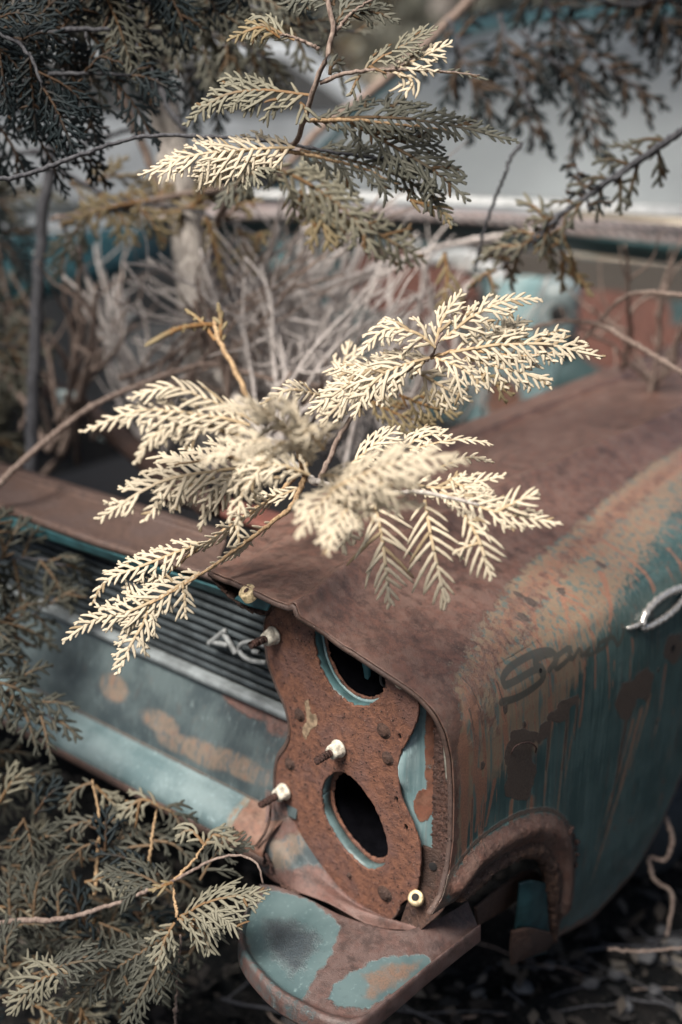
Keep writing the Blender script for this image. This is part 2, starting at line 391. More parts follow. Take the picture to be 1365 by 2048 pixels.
def f3(px, py):
    a, b = fpt(px, py); x, z = prof(a, b); return np.array([float(x), a, float(z)])
FE = [(415, 1140), (480, 1168), (550, 1202), (600, 1232), (650, 1262), (700, 1298), (760, 1338), (812, 1372), (845, 1398), (868, 1425), (888, 1462), (902, 1520), (906, 1600), (905, 1680), (898, 1740), (884, 1795), (862, 1830)]
fe = np.array([fpt(*p) for p in FE]); fe[0, 1] = 0
BE = [(862, 1830), (905, 1802), (945, 1772), (985, 1735), (1040, 1702), (1080, 1706), (1100, 1745), (1112, 1872), (1190, 1835), (1262, 1750), (1312, 1660), (1345, 1590), (1364, 1545)]
be = np.array([fpt(*p) for p in BE])
o_ = np.argsort(fe[:, 1]); fev, fey = fe[o_, 1], fe[o_, 0]
o_ = np.argsort(be[:, 0]); bey, bev = be[o_, 0], be[o_, 1]
def fender():
    nu, nv = 430, 430
    u = np.linspace(0, 1, nu); s = np.linspace(0, 1, nv)
    U, S_ = np.meshgrid(u, s, indexing='ij')
    Y = U**1.45*2.2-.05; V = S_*1.95
    for _ in range(14):
        vb = np.interp(Y, bey, bev, left=bev[0], right=bev[-1]); vb = np.where(Y > bey[-1], bev[-1]-.25*np.sin(np.clip((Y-bey[-1])/.7, 0, 1)*math.pi), vb)
        V = .5*V+.5*S_*vb; yf = np.interp(V, fev, fey); Y = yf+(2.25-yf)*U**1.45
    X, Z = prof(Y, V)
    # dents and unevenness
    Z = Z+.0012*np.sin(Y*23+X*11)*np.cos(X*31)*(V < .9)
    X = X+.0015*np.sin(Y*17+Z*9)*(V > .9)
    hpth = cr_spline(np.array([fys(*p) for p in [(912, 1765), (945, 1718), (985, 1685), (1035, 1660), (1085, 1656), (1118, 1685), (1126, 1740), (1122, 1810)]]), 30)
    PP = np.stack([Y.ravel(), np.interp(V.ravel(), _k, _S)], 1); dh = np.full(len(PP), 9.)
    nr_ = (np.abs(PP[:, 0]-hpth[:, 0].mean()) < .3) & (PP[:, 1] > hpth[:, 1].min()-.1)
    for i in range(29): dh[nr_] = np.minimum(dh[nr_], seg_dist(PP[nr_], hpth[i], hpth[i+1])[0])
    dh = dh.reshape(X.shape); X = X+.015*np.exp(-(dh/.019)**2)+.0005*rng.normal(0, 1, X.shape)*np.exp(-(dh/.03)**2)
    # rolled edge along the front lip
    me = npmesh('fender', np.stack([X, Y, Z], -1).reshape(-1, 3), grid_faces(nu, nv))
    P = np.stack([Y.ravel(), np.interp(V.ravel(), _k, _S)], 1); y_, s_ = P[:, 0], P[:, 1]; v_ = V.ravel()
    # boundaries drawn on the panel
    bl = np.array([fys(*p) for p in [(905, 1530), (890, 1440), (905, 1370), (930, 1320), (960, 1270), (1000, 1195), (1040, 1150), (1080, 1110), (1150, 1060), (1230, 985), (1300, 935), (1360, 895)]])
    o = np.argsort(bl[:, 0]); rb = np.interp(y_, bl[o, 0], bl[o, 1])
    wd_ = np.interp(y_, [-.1, .05, .25, .4], [.085, .11, .07, .05]); rust = sstep(1, -1, (s_-rb)/wd_)
    front = np.interp(v_, fev, fey)
    rust = np.maximum(rust, .62*sstep(.030, .004, y_-front)*(v_ > .9))
    tl = np.array([fys(*p) for p in [(915, 1720), (945, 1620), (985, 1560), (1060, 1520), (1110, 1440), (1150, 1370), (1200, 1270), (1260, 1160), (1330, 1060), (1362, 1015)]])
    o = np.argsort(tl[:, 0]); tb = np.interp(y_, tl[o, 0], tl[o, 1]); tan = sstep(.09, -.09, s_-tb)*.95
    org = np.exp(-((s_-rb-.03)/.035)**2)*.58*(s_ > rb-.03)
    mz = poly_soft(P, np.array([fys(*p) for p in [(905, 1340), (960, 1240), (1010, 1180), (1090, 1120), (1120, 1190), (1080, 1290), (1010, 1330), (1000, 1400), (1010, 1470), (960, 1520), (915, 1500)]]), .02); rust = np.maximum(rust, mz*.475)
    mz = poly_soft(P, np.array([fys(*p) for p in [(1080, 1130), (1150, 1060), (1280, 960), (1362, 900), (1362, 940), (1290, 1020), (1180, 1110), (1120, 1190)]]), .015); rust = np.maximum(rust, mz*.46)
    scab = np.zeros(len(P))
    def strk(a, b, w, amp=.8, arr=None, w2=None):
        a, b = fys(*a), fys(*b); d, t = seg_dist(P, a, b); ww = w+((w2 or w*.6)-w)*t
        return amp*np.exp(-(d/ww)**2)*(1-.25*t)
    for a, b, w in [((1202, 1150), (1214, 1260), .0085), ((1122, 1190), (1135, 1285), .006), ((1060, 1210), (1075, 1300), .006), ((950, 1545), (955, 1640), .010), ((920, 1480), (925, 1740), .016), ((940, 1400), (945, 1560), .012), ((962, 1560), (948, 1660), .008), ((985, 1560), (968, 1650), .006), ((1210, 1290), (1215, 1400), .004), ((1330, 1330), (1315, 1440), .005), ((1322, 1585), (1315, 1620), .004)]:
        org = np.maximum(org, strk(a, b, w, .95))
    rd = np.random.default_rng(44)
    for _i in range(46):
        y0 = rd.uniform(.02, .75); s0 = np.interp(y0, bl[np.argsort(bl[:, 0]), 0], np.sort(bl[:, 1])[::-1] if False else bl[np.argsort(bl[:, 0]), 1])+rd.uniform(.0, .22); L_ = rd.uniform(.03, .24); w = rd.uniform(.0010, .0030)
        d, t = seg_dist(P, (y0, s0), (y0+rd.normal(.004, .006), s0+L_)); k_ = np.exp(-(d/w)**2)*(1-.5*t)
        if _i % 3: org = np.maximum(org, .9*k_)
        else: scab = np.maximum(scab, .75*k_); org = np.maximum(org, .8*np.exp(-(d/(w*2.2))**2))
    for a, b, w in [((1100, 1440), (1082, 1640), .008), ((1135, 1430), (1112, 1625), .008), ((1156, 1400), (1128, 1560), .005), ((1278, 1420), (1180, 1770), .010), ((1262, 1440), (1190, 1700), .007), ((1297, 1390), (1248, 1560), .007), ((1060, 1600), (1050, 1680), .012), ((1020, 1600), (1010, 1680), .008), ((1310, 1450), (1300, 1500), .004), ((1225, 1320), (1215, 1420), .003), ((1345, 1420), (1330, 1560), .003)]:
        tan = np.maximum(tan, strk(a, b, w, .85)); org = np.maximum(org, strk(a, b, w*.55, .75))
    for a, b, w in [((1250, 1430), (1215, 1640), .0060), ((1215, 1640), (1183, 1760), .0036), ((1100, 1430), (1090, 1540), .006), ((1135, 1420), (1124, 1540), .006), ((1154, 1390), (1148, 1480), .0045)]:
        scab = np.maximum(scab, strk(a, b, w, .95, w2=w*.7))
    Pw = P+np.stack([sum(.0034/k*np.sin(P[:, 0]*q*k+P[:, 1]*p*k+k) for k, q, p in ((1, 130, 90), (2, 90, -150), (4, 120, 80))), sum(.0034/k*np.sin(P[:, 0]*p*k-P[:, 1]*q*k+2*k) for k, q, p in ((1, 110, 100), (2, 140, 80), (4, 90, -130)))], 1)
    def blob(pts, w=.003): return poly_soft(Pw, np.array([fys(*p) for p in pts]), w)
    for pts in [[(1228, 1425), (1228, 1395), (1245, 1365), (1275, 1345), (1295, 1332), (1305, 1345), (1300, 1385), (1290, 1405), (1280, 1395), (1270, 1400), (1255, 1440), (1240, 1438)],
                [(1005, 1500), (1020, 1465), (1050, 1455), (1075, 1460), (1070, 1480), (1060, 1500), (1070, 1530), (1065, 1565), (1050, 1600), (1020, 1600), (1002, 1580), (1010, 1540)],
                [(1068, 1482), (1080, 1450), (1098, 1440), (1094, 1465), (1080, 1485)],
                [(1096, 1440), (1098, 1425), (1120, 1405), (1155, 1385), (1160, 1400), (1140, 1418), (1125, 1440), (1100, 1445)],
                [(1325, 1290), (1340, 1270), (1362, 1262), (1362, 1310), (1345, 1330), (1330, 1320)]]:
        scab = np.maximum(scab, blob(pts))
    for (a, b, r) in [(1201, 1133, .009), (1121, 1184, .008), (1060, 1205, .012), (1045, 1235, .010), (1035, 1190, .008), (961, 1530, .006), (1311, 1440, .005), (1325, 1562, .006), (1315, 1338, .005), (1122, 1415, .006), (1008, 1418, .007), (1258, 1640, .005), (1228, 1655, .005), (1046, 1448, .006)]:
        d = np.linalg.norm((P-fys(a, b))*[1, .8], axis=1); scab = np.maximum(scab, .95*np.exp(-(d/r)**2)); rust = np.maximum(rust, .6*np.exp(-(d/(r*1.8))**2))
    # the hump and lower edge: rusted through
    hump = blob([(905, 1760), (930, 1720), (960, 1690), (1000, 1660), (1060, 1640), (1110, 1640), (1140, 1670), (1135, 1720), (1110, 1750), (1110, 1890), (1020, 1890), (900, 1850)], .012)
    hump = np.maximum(hump, np.exp(-(dh.ravel()/.030)**2)); rust = np.maximum(rust, hump*.95); org = np.maximum(org, hump*.3)
    low = sstep(.055, .0, np.interp(np.interp(y_, bey, bev, right=bev[-1]), _k, _S)-s_); rust = np.maximum(rust, low*.6*(y_ < 1.3)); scab = np.maximum(scab, .5*low); rim_h = np.exp(-((dh.ravel()-.030)/.008)**2); scab = np.maximum(scab, .62*rim_h)
    # the faded shadow of a missing script, in a dull grey-green
    ghost = np.zeros(len(P))
    S1 = [(1048, 1392), (1018, 1398), (999, 1400), (1003, 1405), (1050, 1392), (1085, 1372), (1096, 1350), (1080, 1335)]
    def gl(pts, w):
        pts = np.array([fys(*p) for p in pts]); pts = cr_spline(pts, len(pts)*5)
        return max_(*[np.clip(1.6-seg_dist(P, pts[i], pts[i+1])[0]/w, 0, 1) for i in range(len(pts)-1)])
    def max_(*a):
        r = a[0]
        for q in a[1:]: r = np.maximum(r, q)
        return r
    for pts, w in [([(1000, 1404), (1030, 1396), (1060, 1380), (1085, 1358), (1084, 1338), (1070, 1330)], .0050),
                   ([(1085, 1352), (1070, 1325), (1085, 1312), (1100, 1308)], .0050),
                   ([(1008, 1372), (1004, 1358), (1018, 1338), (1045, 1320), (1075, 1306), (1100, 1303), (1112, 1318), (1098, 1340)], .0048),
                   ([(1008, 1372), (1030, 1362), (1060, 1345), (1075, 1338)], .0050),
                   ([(1112, 1338), (1108, 1322), (1122, 1305), (1138, 1296), (1134, 1318), (1116, 1336)], .0040),
                   ([(1136, 1300), (1142, 1318), (1156, 1298), (1160, 1312)], .0034),
                   ([(1160, 1312), (1176, 1296), (1168, 1310), (1186, 1304), (1196, 1284)], .0030),
                   ([(1186, 1304), (1208, 1290), (1218, 1260), (1214, 1250)], .0034),
                   ([(1200, 1282), (1222, 1274), (1232, 1290), (1244, 1262), (1240, 1250)], .0036)]:
        ghost = np.maximum(ghost, gl(pts, w))
    for nme, a in (('rust', rust), ('tan', tan), ('org', org), ('scab', scab), ('ghost', ghost)): attr(me, nme, a)
    # add the ghost lettering to the material
    m = M_fender; t = m.node_tree; b = t.nodes['Principled BSDF']; src = b.inputs['Base Color'].links[0].from_socket
    ga = t.nodes.new('ShaderNodeAttribute'); ga.attribute_name = 'ghost'
    mp = t.nodes.new('ShaderNodeMapRange'); mp.interpolation_type = 'SMOOTHSTEP'; mp.inputs[1].default_value = .25; mp.inputs[2].default_value = .7; mp.inputs[4].default_value = .88
    t.links.new(ga.outputs['Fac'], mp.inputs[0])
    mx = t.nodes.new('ShaderNodeMix'); mx.data_type = 'RGBA'; mx.inputs[7].default_value = (.062, .062, .054, 1)
    t.links.new(mp.outputs[0], mx.inputs[0]); t.links.new(src, mx.inputs[6]); t.links.new(mx.outputs[2], b.inputs['Base Color'])
    o = link('fender', me, m, CAR); md = o.modifiers.new('solid', 'SOLIDIFY'); md.thickness = .0025; md.offset = -1 if False else 1
    o['label'] = 'front fender, brown rust on top and streaked teal on its side'
    return o
FEN = fender()
# front lip: a narrow return flange running back under the edge
def ff(y, v, off=0.0, back=0.0):
    x, z = prof(y, v); return np.array([float(x), y+back, float(z)])
lipv = np.linspace(0, fev.max(), 90)
edge = [ff(float(np.interp(v, fev, fey)), v) for v in lipv]
def inward(P, d):
    Q = []
    for i, p in enumerate(P):
        a = P[max(0, i-1)]; b = P[min(len(P)-1, i+1)]; t = np.array([b[0]-a[0], 0, b[2]-a[2]]); t /= np.linalg.norm(t)
        Q.append(np.array(p)+np.array([t[2], 0, -t[0]])*d)
    return Q
e0 = [p+np.array([0, -.0005, 0]) for p in edge]; e1_ = inward(e0, .007)
e2_ = [p+np.array([0, .014, 0]) for p in inward(e0, .010)]
loft('fender_lip', [e0, e1_, e2_], M_rustpurple, FEN, n=160, m=7, thick=.002)
# crusty return flange beside the teal bucket mount
def P_(px, py, **k): return at(px, py, **k)
fl = [(878, 1420), (890, 1470), (901, 1530), (904, 1610), (903, 1690), (893, 1745), (872, 1800)]
fr_ = [(862, 1425), (866, 1470), (868, 1530), (864, 1600), (860, 1680), (850, 1740), (835, 1800)]
def flange(R):
    R = R.copy(); k = rng.normal(0, 1, R.shape[:2]); R[..., 1] += k*.0010
    R[..., 0] += .0020*np.sin(np.arange(R.shape[1])*1.3)[None]*(np.linspace(0, 1, R.shape[0])[:, None])+k*.0005
    return R
loft('inner_flange', [[at(a+2, b, y=.006) for a, b in fl], [at((a+c)/2, (b+d)/2, y=.022) for (a, b), (c, d) in zip(fl, fr_)], [at(a-3, b, y=.030) for a, b in fr_]], M_crust, FEN, n=150, m=24, thick=.003, fn=flange)
loft('flange_primer_edge', [[at(896, 1470, y=-.001), at(906, 1530, y=-.001), at(907, 1560, y=-.001)], [at(886, 1475, y=.006), at(890, 1530, y=.006), at(893, 1560, y=.006)]], plain('pale_primer', (.42, .40, .34), .5, var=.3), FEN, n=20, m=4, thick=.001)
# emblem ring on the side, chrome
def onf(px, py, off):
    y, v = fpt(px, py); x, z = prof(y, v); x1, z1 = prof(y, v+.01); n = np.array([-(z1-z), 0, (x1-x)]); n = n/np.linalg.norm(n); n = n if n[0] > 0 else -n
    return np.array([float(x), y, float(z)])+n*off
ring = [(1276, 1252), (1283, 1228), (1302, 1205), (1330, 1186), (1358, 1176), (1362, 1186), (1352, 1206), (1330, 1228), (1302, 1246), (1284, 1254), (1276, 1252)]
rp = cr_spline(np.array([onf(a, b, .007) for a, b in ring]), 60)
EMB = tube('emblem_ring', [(rp, .0062+.0012*np.sin(np.arange(60)*1.7))], M_chrome, FEN, 9)
tube('emblem_tail', [(np.array([onf(1248, 1255, .006), onf(1262, 1252, .007), onf(1278, 1244, .007)]), [.0025, .0042, .0045])], M_chrome, FEN, 9)
tube('emblem_tail', [(np.array([onf(1352, 1206, .007), onf(1364, 1200, .007), onf(1385, 1190, .007)]), [.004, .005, .005])], M_chrome, FEN, 9)
# bent trim clip
cl = cr_spline(np.array([onf(1019, 1513, .001), onf(1021, 1492, .007), onf(1032, 1483, .009), onf(1052, 1482, .009), (onf(1060, 1490, .011)), onf(1067, 1503, .004)]), 24)
tube('trim_clip', [(cl, .0013)], M_screw, FEN, 6)
for a, b, r in [(1080, 1341, .0032), (1345, 1296, .006), (1257, 1240, .0022)]:
    c = onf(a, b, .0006); c2 = onf(a, b, .0030)
    lathe('trim_hole', [(r*1.15, 0), (r, .0006), (r*.55, -.0002), (0.0002, -.0003)], c+ (c2-c)*.35, c2-c, M_black, FEN, 16, 1)

# --- headlight panel: leaning plane
LEAN = .05
pO = np.array([0, 0, .62]); pe1 = np.array([1., 0, 0]); pe2 = np.array([0, -LEAN, 1.]); pe2 /= np.linalg.norm(pe2); pn = np.cross(pe1, pe2)  # pn -> -y
def pp(px, py, off=0.0):
    r = ray(px, py); o = pO+pn*off; t = ((o-CP)@pn)/(r@pn); q = CP+r*t-o; return np.array([q@pe1, q@pe2])
def pw(px, py, off=0.0):
    a = pp(px, py, off); return pO+pn*off+pe1*a[0]+pe2*a[1]
PO = [(560, 1205), (535, 1233), (531, 1261), (534, 1296), (540, 1330), (556, 1376), (574, 1420), (581, 1463), (573, 1491), (557, 1515), (551, 1555), (553, 1604), (562, 1640), (576, 1672), (599, 1717), (627, 1762), (659, 1803), (697, 1831), (738, 1846), (772, 1843), (792, 1831), (800, 1816), (803, 1803), (821, 1794), (834, 1776), (840, 1750), (842, 1709), (836, 1675), (820, 1632), (804, 1597), (797, 1556), (797, 1528), (804, 1500), (823, 1467), (835, 1434), (838, 1396), (822, 1362), (790, 1320), (740, 1280), (690, 1240), (640, 1205), (600, 1190)]
H2 = [(644, 1590), (650, 1560), (670, 1543), (690, 1543), (712, 1558), (740, 1593), (762, 1633), (777, 1681), (778, 1705), (772, 1726), (755, 1739), (730, 1735), (692, 1700), (664, 1659), (648, 1622)]
H1 = [(628, 1249), (629, 1282), (640, 1330), (664, 1376), (698, 1406), (730, 1414), (757, 1403), (771, 1382), (773, 1358), (762, 1334), (732, 1306), (696, 1270), (660, 1246), (638, 1240)]
def organic(P, n, amp=.0006):
    Q = smooth(np.array([pp(*p) for p in P]), n); return Q+rng.normal(0, amp, Q.shape)
def oval(px, py, a, b, k=14):
    c = pp(px, py); t = np.linspace(0, 2*math.pi, k, endpoint=False); return np.stack([c[0]+a*np.cos(t)+.001*np.sin(2*t), c[1]+b*np.sin(t)], 1)+rng.normal(0, .0004, (k, 2))
# first the outer silhouette as a dished mesh: a dense grid plate so that pits can stand in relief
PAN = plate('headlight_panel', pO, pe1, pe2, organic(PO, 260), [organic(H2, 110), organic(H1, 110, .0011), oval(801, 1473, .0042, .0058), oval(795, 1600, .0040, .0075), oval(814, 1655, .0045, .0080)], .0045, M_rust, CAR, .0012)
PAN['label'] = 'pitted orange rust plate with two round lamp openings'
# turned-back rim round the plate's free edge
rimpts = cr_spline(np.array([pp(*p) for p in PO[:22]]), 200)
tn = np.gradient(rimpts, axis=0); tn /= np.linalg.norm(tn, axis=1)[:, None]; nm_ = np.stack([tn[:, 1], -tn[:, 0]], 1)
cen2 = np.array([pp(*p) for p in PO]).mean(0)
if np.mean(((rimpts-cen2)*nm_).sum(1)) < 0: nm_ = -nm_
fade = np.clip(np.minimum(np.arange(200), 199-np.arange(200))/22, 0, 1)
def rimrow(o, back): return [pO+pe1*(p[0]+q[0]*o*f)+pe2*(p[1]+q[1]*o*f)-pn*back for p, q, f in zip(rimpts, nm_, fade)]
loft('panel_rim', [rimrow(-.003, -.0028), rimrow(.002, -.0015), rimrow(.0045, .003), rimrow(.005, .016)], M_rustpurple, PAN, n=200, m=10, thick=.002)
# rounded flanges of the lamp openings and the teal buckets behind them
def ring_loft(name, H, offs, mat, par, n=90, jit=0):
    P = smooth(np.array([pp(*p) for p in H]), n); c = P.mean(0); rows = []
    for sc_, back in offs:
        Q = c+(P-c)*sc_+ (rng.normal(0, jit, P.shape) if jit else 0)
        R = [pO+pe1*a+pe2*b-pn*back for a, b in Q]; rows.append(R+[R[0]])
    R = np.array(rows); me = npmesh(name, R.reshape(-1, 3), grid_faces(R.shape[0], R.shape[1]))
    o = link(name, me, mat, par); md = o.modifiers.new('s', 'SOLIDIFY'); md.thickness = .0012; return o
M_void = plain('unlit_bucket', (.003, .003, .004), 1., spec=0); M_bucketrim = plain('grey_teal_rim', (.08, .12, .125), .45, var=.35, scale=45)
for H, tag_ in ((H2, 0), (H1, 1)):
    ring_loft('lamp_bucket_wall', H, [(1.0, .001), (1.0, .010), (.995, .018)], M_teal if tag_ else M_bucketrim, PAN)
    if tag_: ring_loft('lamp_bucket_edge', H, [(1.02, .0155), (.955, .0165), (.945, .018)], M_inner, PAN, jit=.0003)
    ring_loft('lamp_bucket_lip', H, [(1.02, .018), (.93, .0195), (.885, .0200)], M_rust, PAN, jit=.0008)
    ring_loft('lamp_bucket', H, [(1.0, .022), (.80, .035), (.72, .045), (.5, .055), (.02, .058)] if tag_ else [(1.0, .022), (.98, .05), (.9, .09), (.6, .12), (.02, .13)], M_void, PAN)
# something in the upper bucket: brown wall and a dark post
tube('bucket_spring', [(np.array([pw(725, 1290, -.05), pw(735, 1340, -.05), pw(742, 1392, -.05)]), .006)], M_tealdark, PAN)
tube('wire_stub', [(cr_spline(np.array([pw(769, 1345, -.004), pw(762, 1352, -.002), pw(764, 1368, -.004), pw(772, 1372, -.01)]), 14), .0018)], M_darkgrey, PAN)
# adjusting screws: square nut with a collar, threaded rusty screw pointing forward
def adj_screw(px, py, L=.036, tilt=(0, 0), nut=True):
    b = pw(px, py, .004); ax = np.array([-.04+tilt[0], -1, -.02+tilt[1]]); ax /= np.linalg.norm(ax)
    h = lathe('nut_collar', [(.0004, 0), (.0135, 0), (.014, .002), (.0135, .004), (.011, .0055), (.0100, .0056)], b, ax, M_nut, PAN, 24)
    # tapered square nut
    a = Vector(ax).orthogonal().normalized(); c = Vector(ax).cross(a); V = []
    for r, hh in ((.0128, .0045), (.0128, .012), (.0105, .0175), (.0045, .0180)):
        for k in range(16):
            t = 2*math.pi*k/16+.5; sq = r*(1/max(abs(math.cos(t)), abs(math.sin(t))))*.86; sq = min(sq, r*1.08)
            V.append(Vector(b)+Vector(ax)*hh+(a*math.cos(t)+c*math.sin(t))*sq)
    link('nut', npmesh('nut', np.array([tuple(v) for v in V]), grid_faces(4, 16, True)), M_nut, PAN, smooth=False)
    n = 80; t = np.linspace(0, 1, n); P = b+np.outer(t*L+.014, ax); r = .0050+.0012*np.sin(t*L/.0026*2*math.pi*.5); r[-4:] *= [.95, .85, .6, .1]
    P = P+rng.normal(0, .00012, P.shape)
    tube('screw', [(P, r)], M_screw, PAN, 12)
adj_screw(549, 1270, .034, (.0, .02)); adj_screw(679, 1496, .036); adj_screw(570, 1582, .038, (-.02, -.02))
def bolt(px, py, r=.008, par=PAN, mat=M_rustdark, off=.0022):
    b = pw(px, py, off)
    lathe('rivet', [(r*1.5, 0), (r*1.35, .0012), (r*.95, .0015), (r*.9, .0042), (r*.65, .0052), (.0002, .0046)], b, pn, mat, par, 14)
for a, b, r in [(600, 1430, .0072), (768, 1462, .0085), (776, 1517, .0075), (580, 1528, .0072), (770, 1788, .0095), (690, 1798, .0060), (700, 1750, .003)]: bolt(a, b, r)
# flaked paint patch left on the panel
pt = [(610, 1405), (617, 1400), (622, 1425), (633, 1432), (634, 1450), (622, 1460), (612, 1478), (605, 1462), (614, 1440)]
plate('paint_flake', pO+pn*.0024, pe1, pe2, smooth(np.array([pp(*p, .0024) for p in pt]), 60)+rng.normal(0, .0007, (60, 2)), [], .0008, plain('flaked_beige_paint', (.26, .19, .13), .5, var=.5, scale=110), PAN, .0002)
plate('paint_flake', pO+pn*.0024, pe1, pe2, smooth(np.array([pp(*p, .0024) for p in [(790, 1355), (800, 1362), (803, 1378), (792, 1372)]]), 30)+rng.normal(0, .0006, (30, 2)), [], .0008, plain('flaked_cream_paint', (.50, .42, .32), .5, var=.5, scale=110), PAN, .0002)

# --- teal bucket mount between panel and fender flange
mount = [[at(800, 1380, y=.012), at(812, 1440, y=.012), at(790, 1500, y=.014), at(780, 1560, y=.014), at(800, 1640, y=.014), at(825, 1720, y=.012)],
         [at(835, 1390, y=.012), at(830, 1440, y=.012), at(815, 1500, y=.004), at(815, 1560, y=.004), at(830, 1640, y=.014), at(840, 1720, y=.014)],
         [at(855, 1400, y=.020), at(855, 1440, y=.016), at(848, 1500, y=.016), at(848, 1560, y=.018), at(850, 1640, y=.02), at(852, 1720, y=.02)],
         [at(880, 1410, y=.035), at(880, 1440, y=.035), at(880, 1500, y=.035), at(880, 1560, y=.035), at(880, 1640, y=.035), at(880, 1720, y=.035)]]
def mfn(R):
    R = R.copy(); s = np.linspace(0, 1, R.shape[1])[None]; t = np.linspace(0, 1, R.shape[0])[:, None]
    R[..., 1] -= .010*np.exp(-((s-.42)/.14)**4)*np.exp(-((t-.30)/.22)**4)
    return R
MNT = loft('bucket_mount', mount, M_inner, CAR, n=140, m=60, thick=.002, fn=mfn)
def patch_attrs(o, patches, names=('rust', 'tan', 'org', 'scab')):
    me = o.data; V = np.empty(len(me.vertices)*3, np.float32); me.vertices.foreach_get('co', V); V = V.reshape(-1, 3)
    A = {k: np.zeros(len(V)) for k in names}
    for nm, c, r, amp in patches:
        c = np.asarray(c, float); r = np.broadcast_to(np.asarray(r, float), (3,)); d = np.sqrt((((V-c)/r)**2).sum(1)); A[nm] = np.maximum(A[nm], amp*sstep(1.35, .65, d))
    for k in names: attr(me, k, A[k])
    return V, A
patch_attrs(MNT, [('rust', at(848, 1610, y=.02), (.012, .03, .03), .75), ('rust', at(868, 1500, y=.03), (.008, .03, .12), .62), ('rust', at(835, 1720, y=.02), (.03, .05, .03), .9)])
# lower corner: rusty gusset under the flange, and its rubber washer
loft('corner_gusset', [[at(846, 1690, y=.012), at(836, 1750, y=.010), at(812, 1815, y=.004), at(800, 1850, y=0)],
                       [at(880, 1700, y=.018), at(866, 1770, y=.016), at(850, 1820, y=.008), at(820, 1858, y=.0)],
                       [at(905, 1690, y=.008), at(900, 1760, y=.008), at(890, 1815, y=.004), at(840, 1862, y=-.004)]], M_rustdark, FEN, n=40, m=30, thick=.002)
lathe('rubber_washer', [(.0040, .005), (.0044, .0072), (.0095, .0072), (.0112, .006), (.0112, -.004), (.010, -.006)], at(833, 1797, y=-.002), (.22, -.62, .75), M_washer, FEN, 28)
lathe('washer_core', [(.0055, 0), (.005, .001), (.0003, .001)], at(833, 1797, y=-.002)+np.array([.22, -.62, .75])*.0075, (.22, -.62, .75), M_black, FEN, 16)
lathe('flange_hole', [(.0065, 0), (.005, .0005), (.0002, .0006)], at(866, 1733, y=.0135), (.3, -1, .1), M_black, FEN, 16)
# --- bracket under the fender tip with its yellow washer
bk = [[at(418, 1146, y=-.075), at(438, 1172, y=-.07), at(466, 1200, y=-.065), at(498, 1222, y=-.06), at(535, 1232, y=-.05)],
      [at(440, 1152, y=-.04), at(462, 1172, y=-.04), at(484, 1186, y=-.04), at(515, 1200, y=-.04), at(548, 1214, y=-.04)],
      [at(455, 1158, y=-.055), at(480, 1170, y=-.055), at(505, 1180, y=-.055), at(535, 1195, y=-.055), at(560, 1206, y=-.055)]]
BR = loft('hood_corner_bracket', bk, M_rustdark, FEN, n=60, m=24, thick=.004, fn=lambda R: R+rng.normal(0, .0009, R.shape)*np.array([1, 1, 1]))
loft('bracket_paint', [[at(470, 1198, y=-.072), at(498, 1212, y=-.072), at(535, 1222, y=-.065)], [at(486, 1184, y=-.066), at(512, 1192, y=-.066), at(545, 1205, y=-.06)]], M_tealdark, FEN, n=20, m=8, thick=.003)
wa = np.array([-.12, -.55, .85]); wc = at(497, 1186, y=-.088)
lathe('yellow_washer', [(.0040, .003), (.0045, .0065), (.0105, .0068), (.0125, .005), (.0125, -.008)], wc, wa, M_washer, FEN, 30)
lathe('washer_core', [(.006, 0), (.004, .001), (.0003, .0012)], wc+wa*.0045, wa, M_screw, FEN, 16)

# --- nose: latch panel, grille, trim, front panel, roll
def Lx(pts, **k): return [at(a, b, **k) for a, b in pts]
LP = loft('latch_panel', [
    [at(-60, 905, z=.915), at(66, 945, z=.915), at(264, 1004, z=.915), at(450, 1062, z=.915)],
    [at(-60, 915, z=.93), at(66, 955, z=.93), at(264, 1014, z=.93), at(452, 1073, z=.93)],
    [at(-60, 926, z=.918), at(66, 966, z=.918), at(264, 1026, z=.918), at(452, 1086, z=.918)],
    [at(-60, 965, z=.915), at(33, 998, z=.915), at(264, 1080, z=.915), at(440, 1130, z=.915)],
    [at(-60, 992, z=.92), at(0, 1010, z=.92), at(198, 1082, z=.92), at(396, 1142, z=.92), at(470, 1172, z=.92)],
    [at(-60, 1004, z=.905), at(0, 1024, z=.905), at(198, 1096, z=.905), at(396, 1154, z=.905), at(470, 1186, z=.905)]], M_rustpurple, CAR, n=110, m=40, thick=.003)
loft('panel_under_edge', [[at(-60, 1004, z=.906), at(198, 1096, z=.906), at(470, 1186, z=.906)], [at(-60, 1030, z=.885), at(198, 1112, z=.885), at(470, 1200, z=.885)]], M_tealdark, CAR, n=60, m=6, thick=.002)
loft('radiator_support', [[at(330, 955, z=.87), at(450, 995, z=.87), at(600, 1040, z=.87)], [at(330, 985, z=.87), at(450, 1025, z=.87), at(600, 1075, z=.87)], [at(330, 1000, z=.85), at(450, 1040, z=.85), at(600, 1090, z=.85)]], M_redprimer, CAR, n=40, m=14, thick=.004)
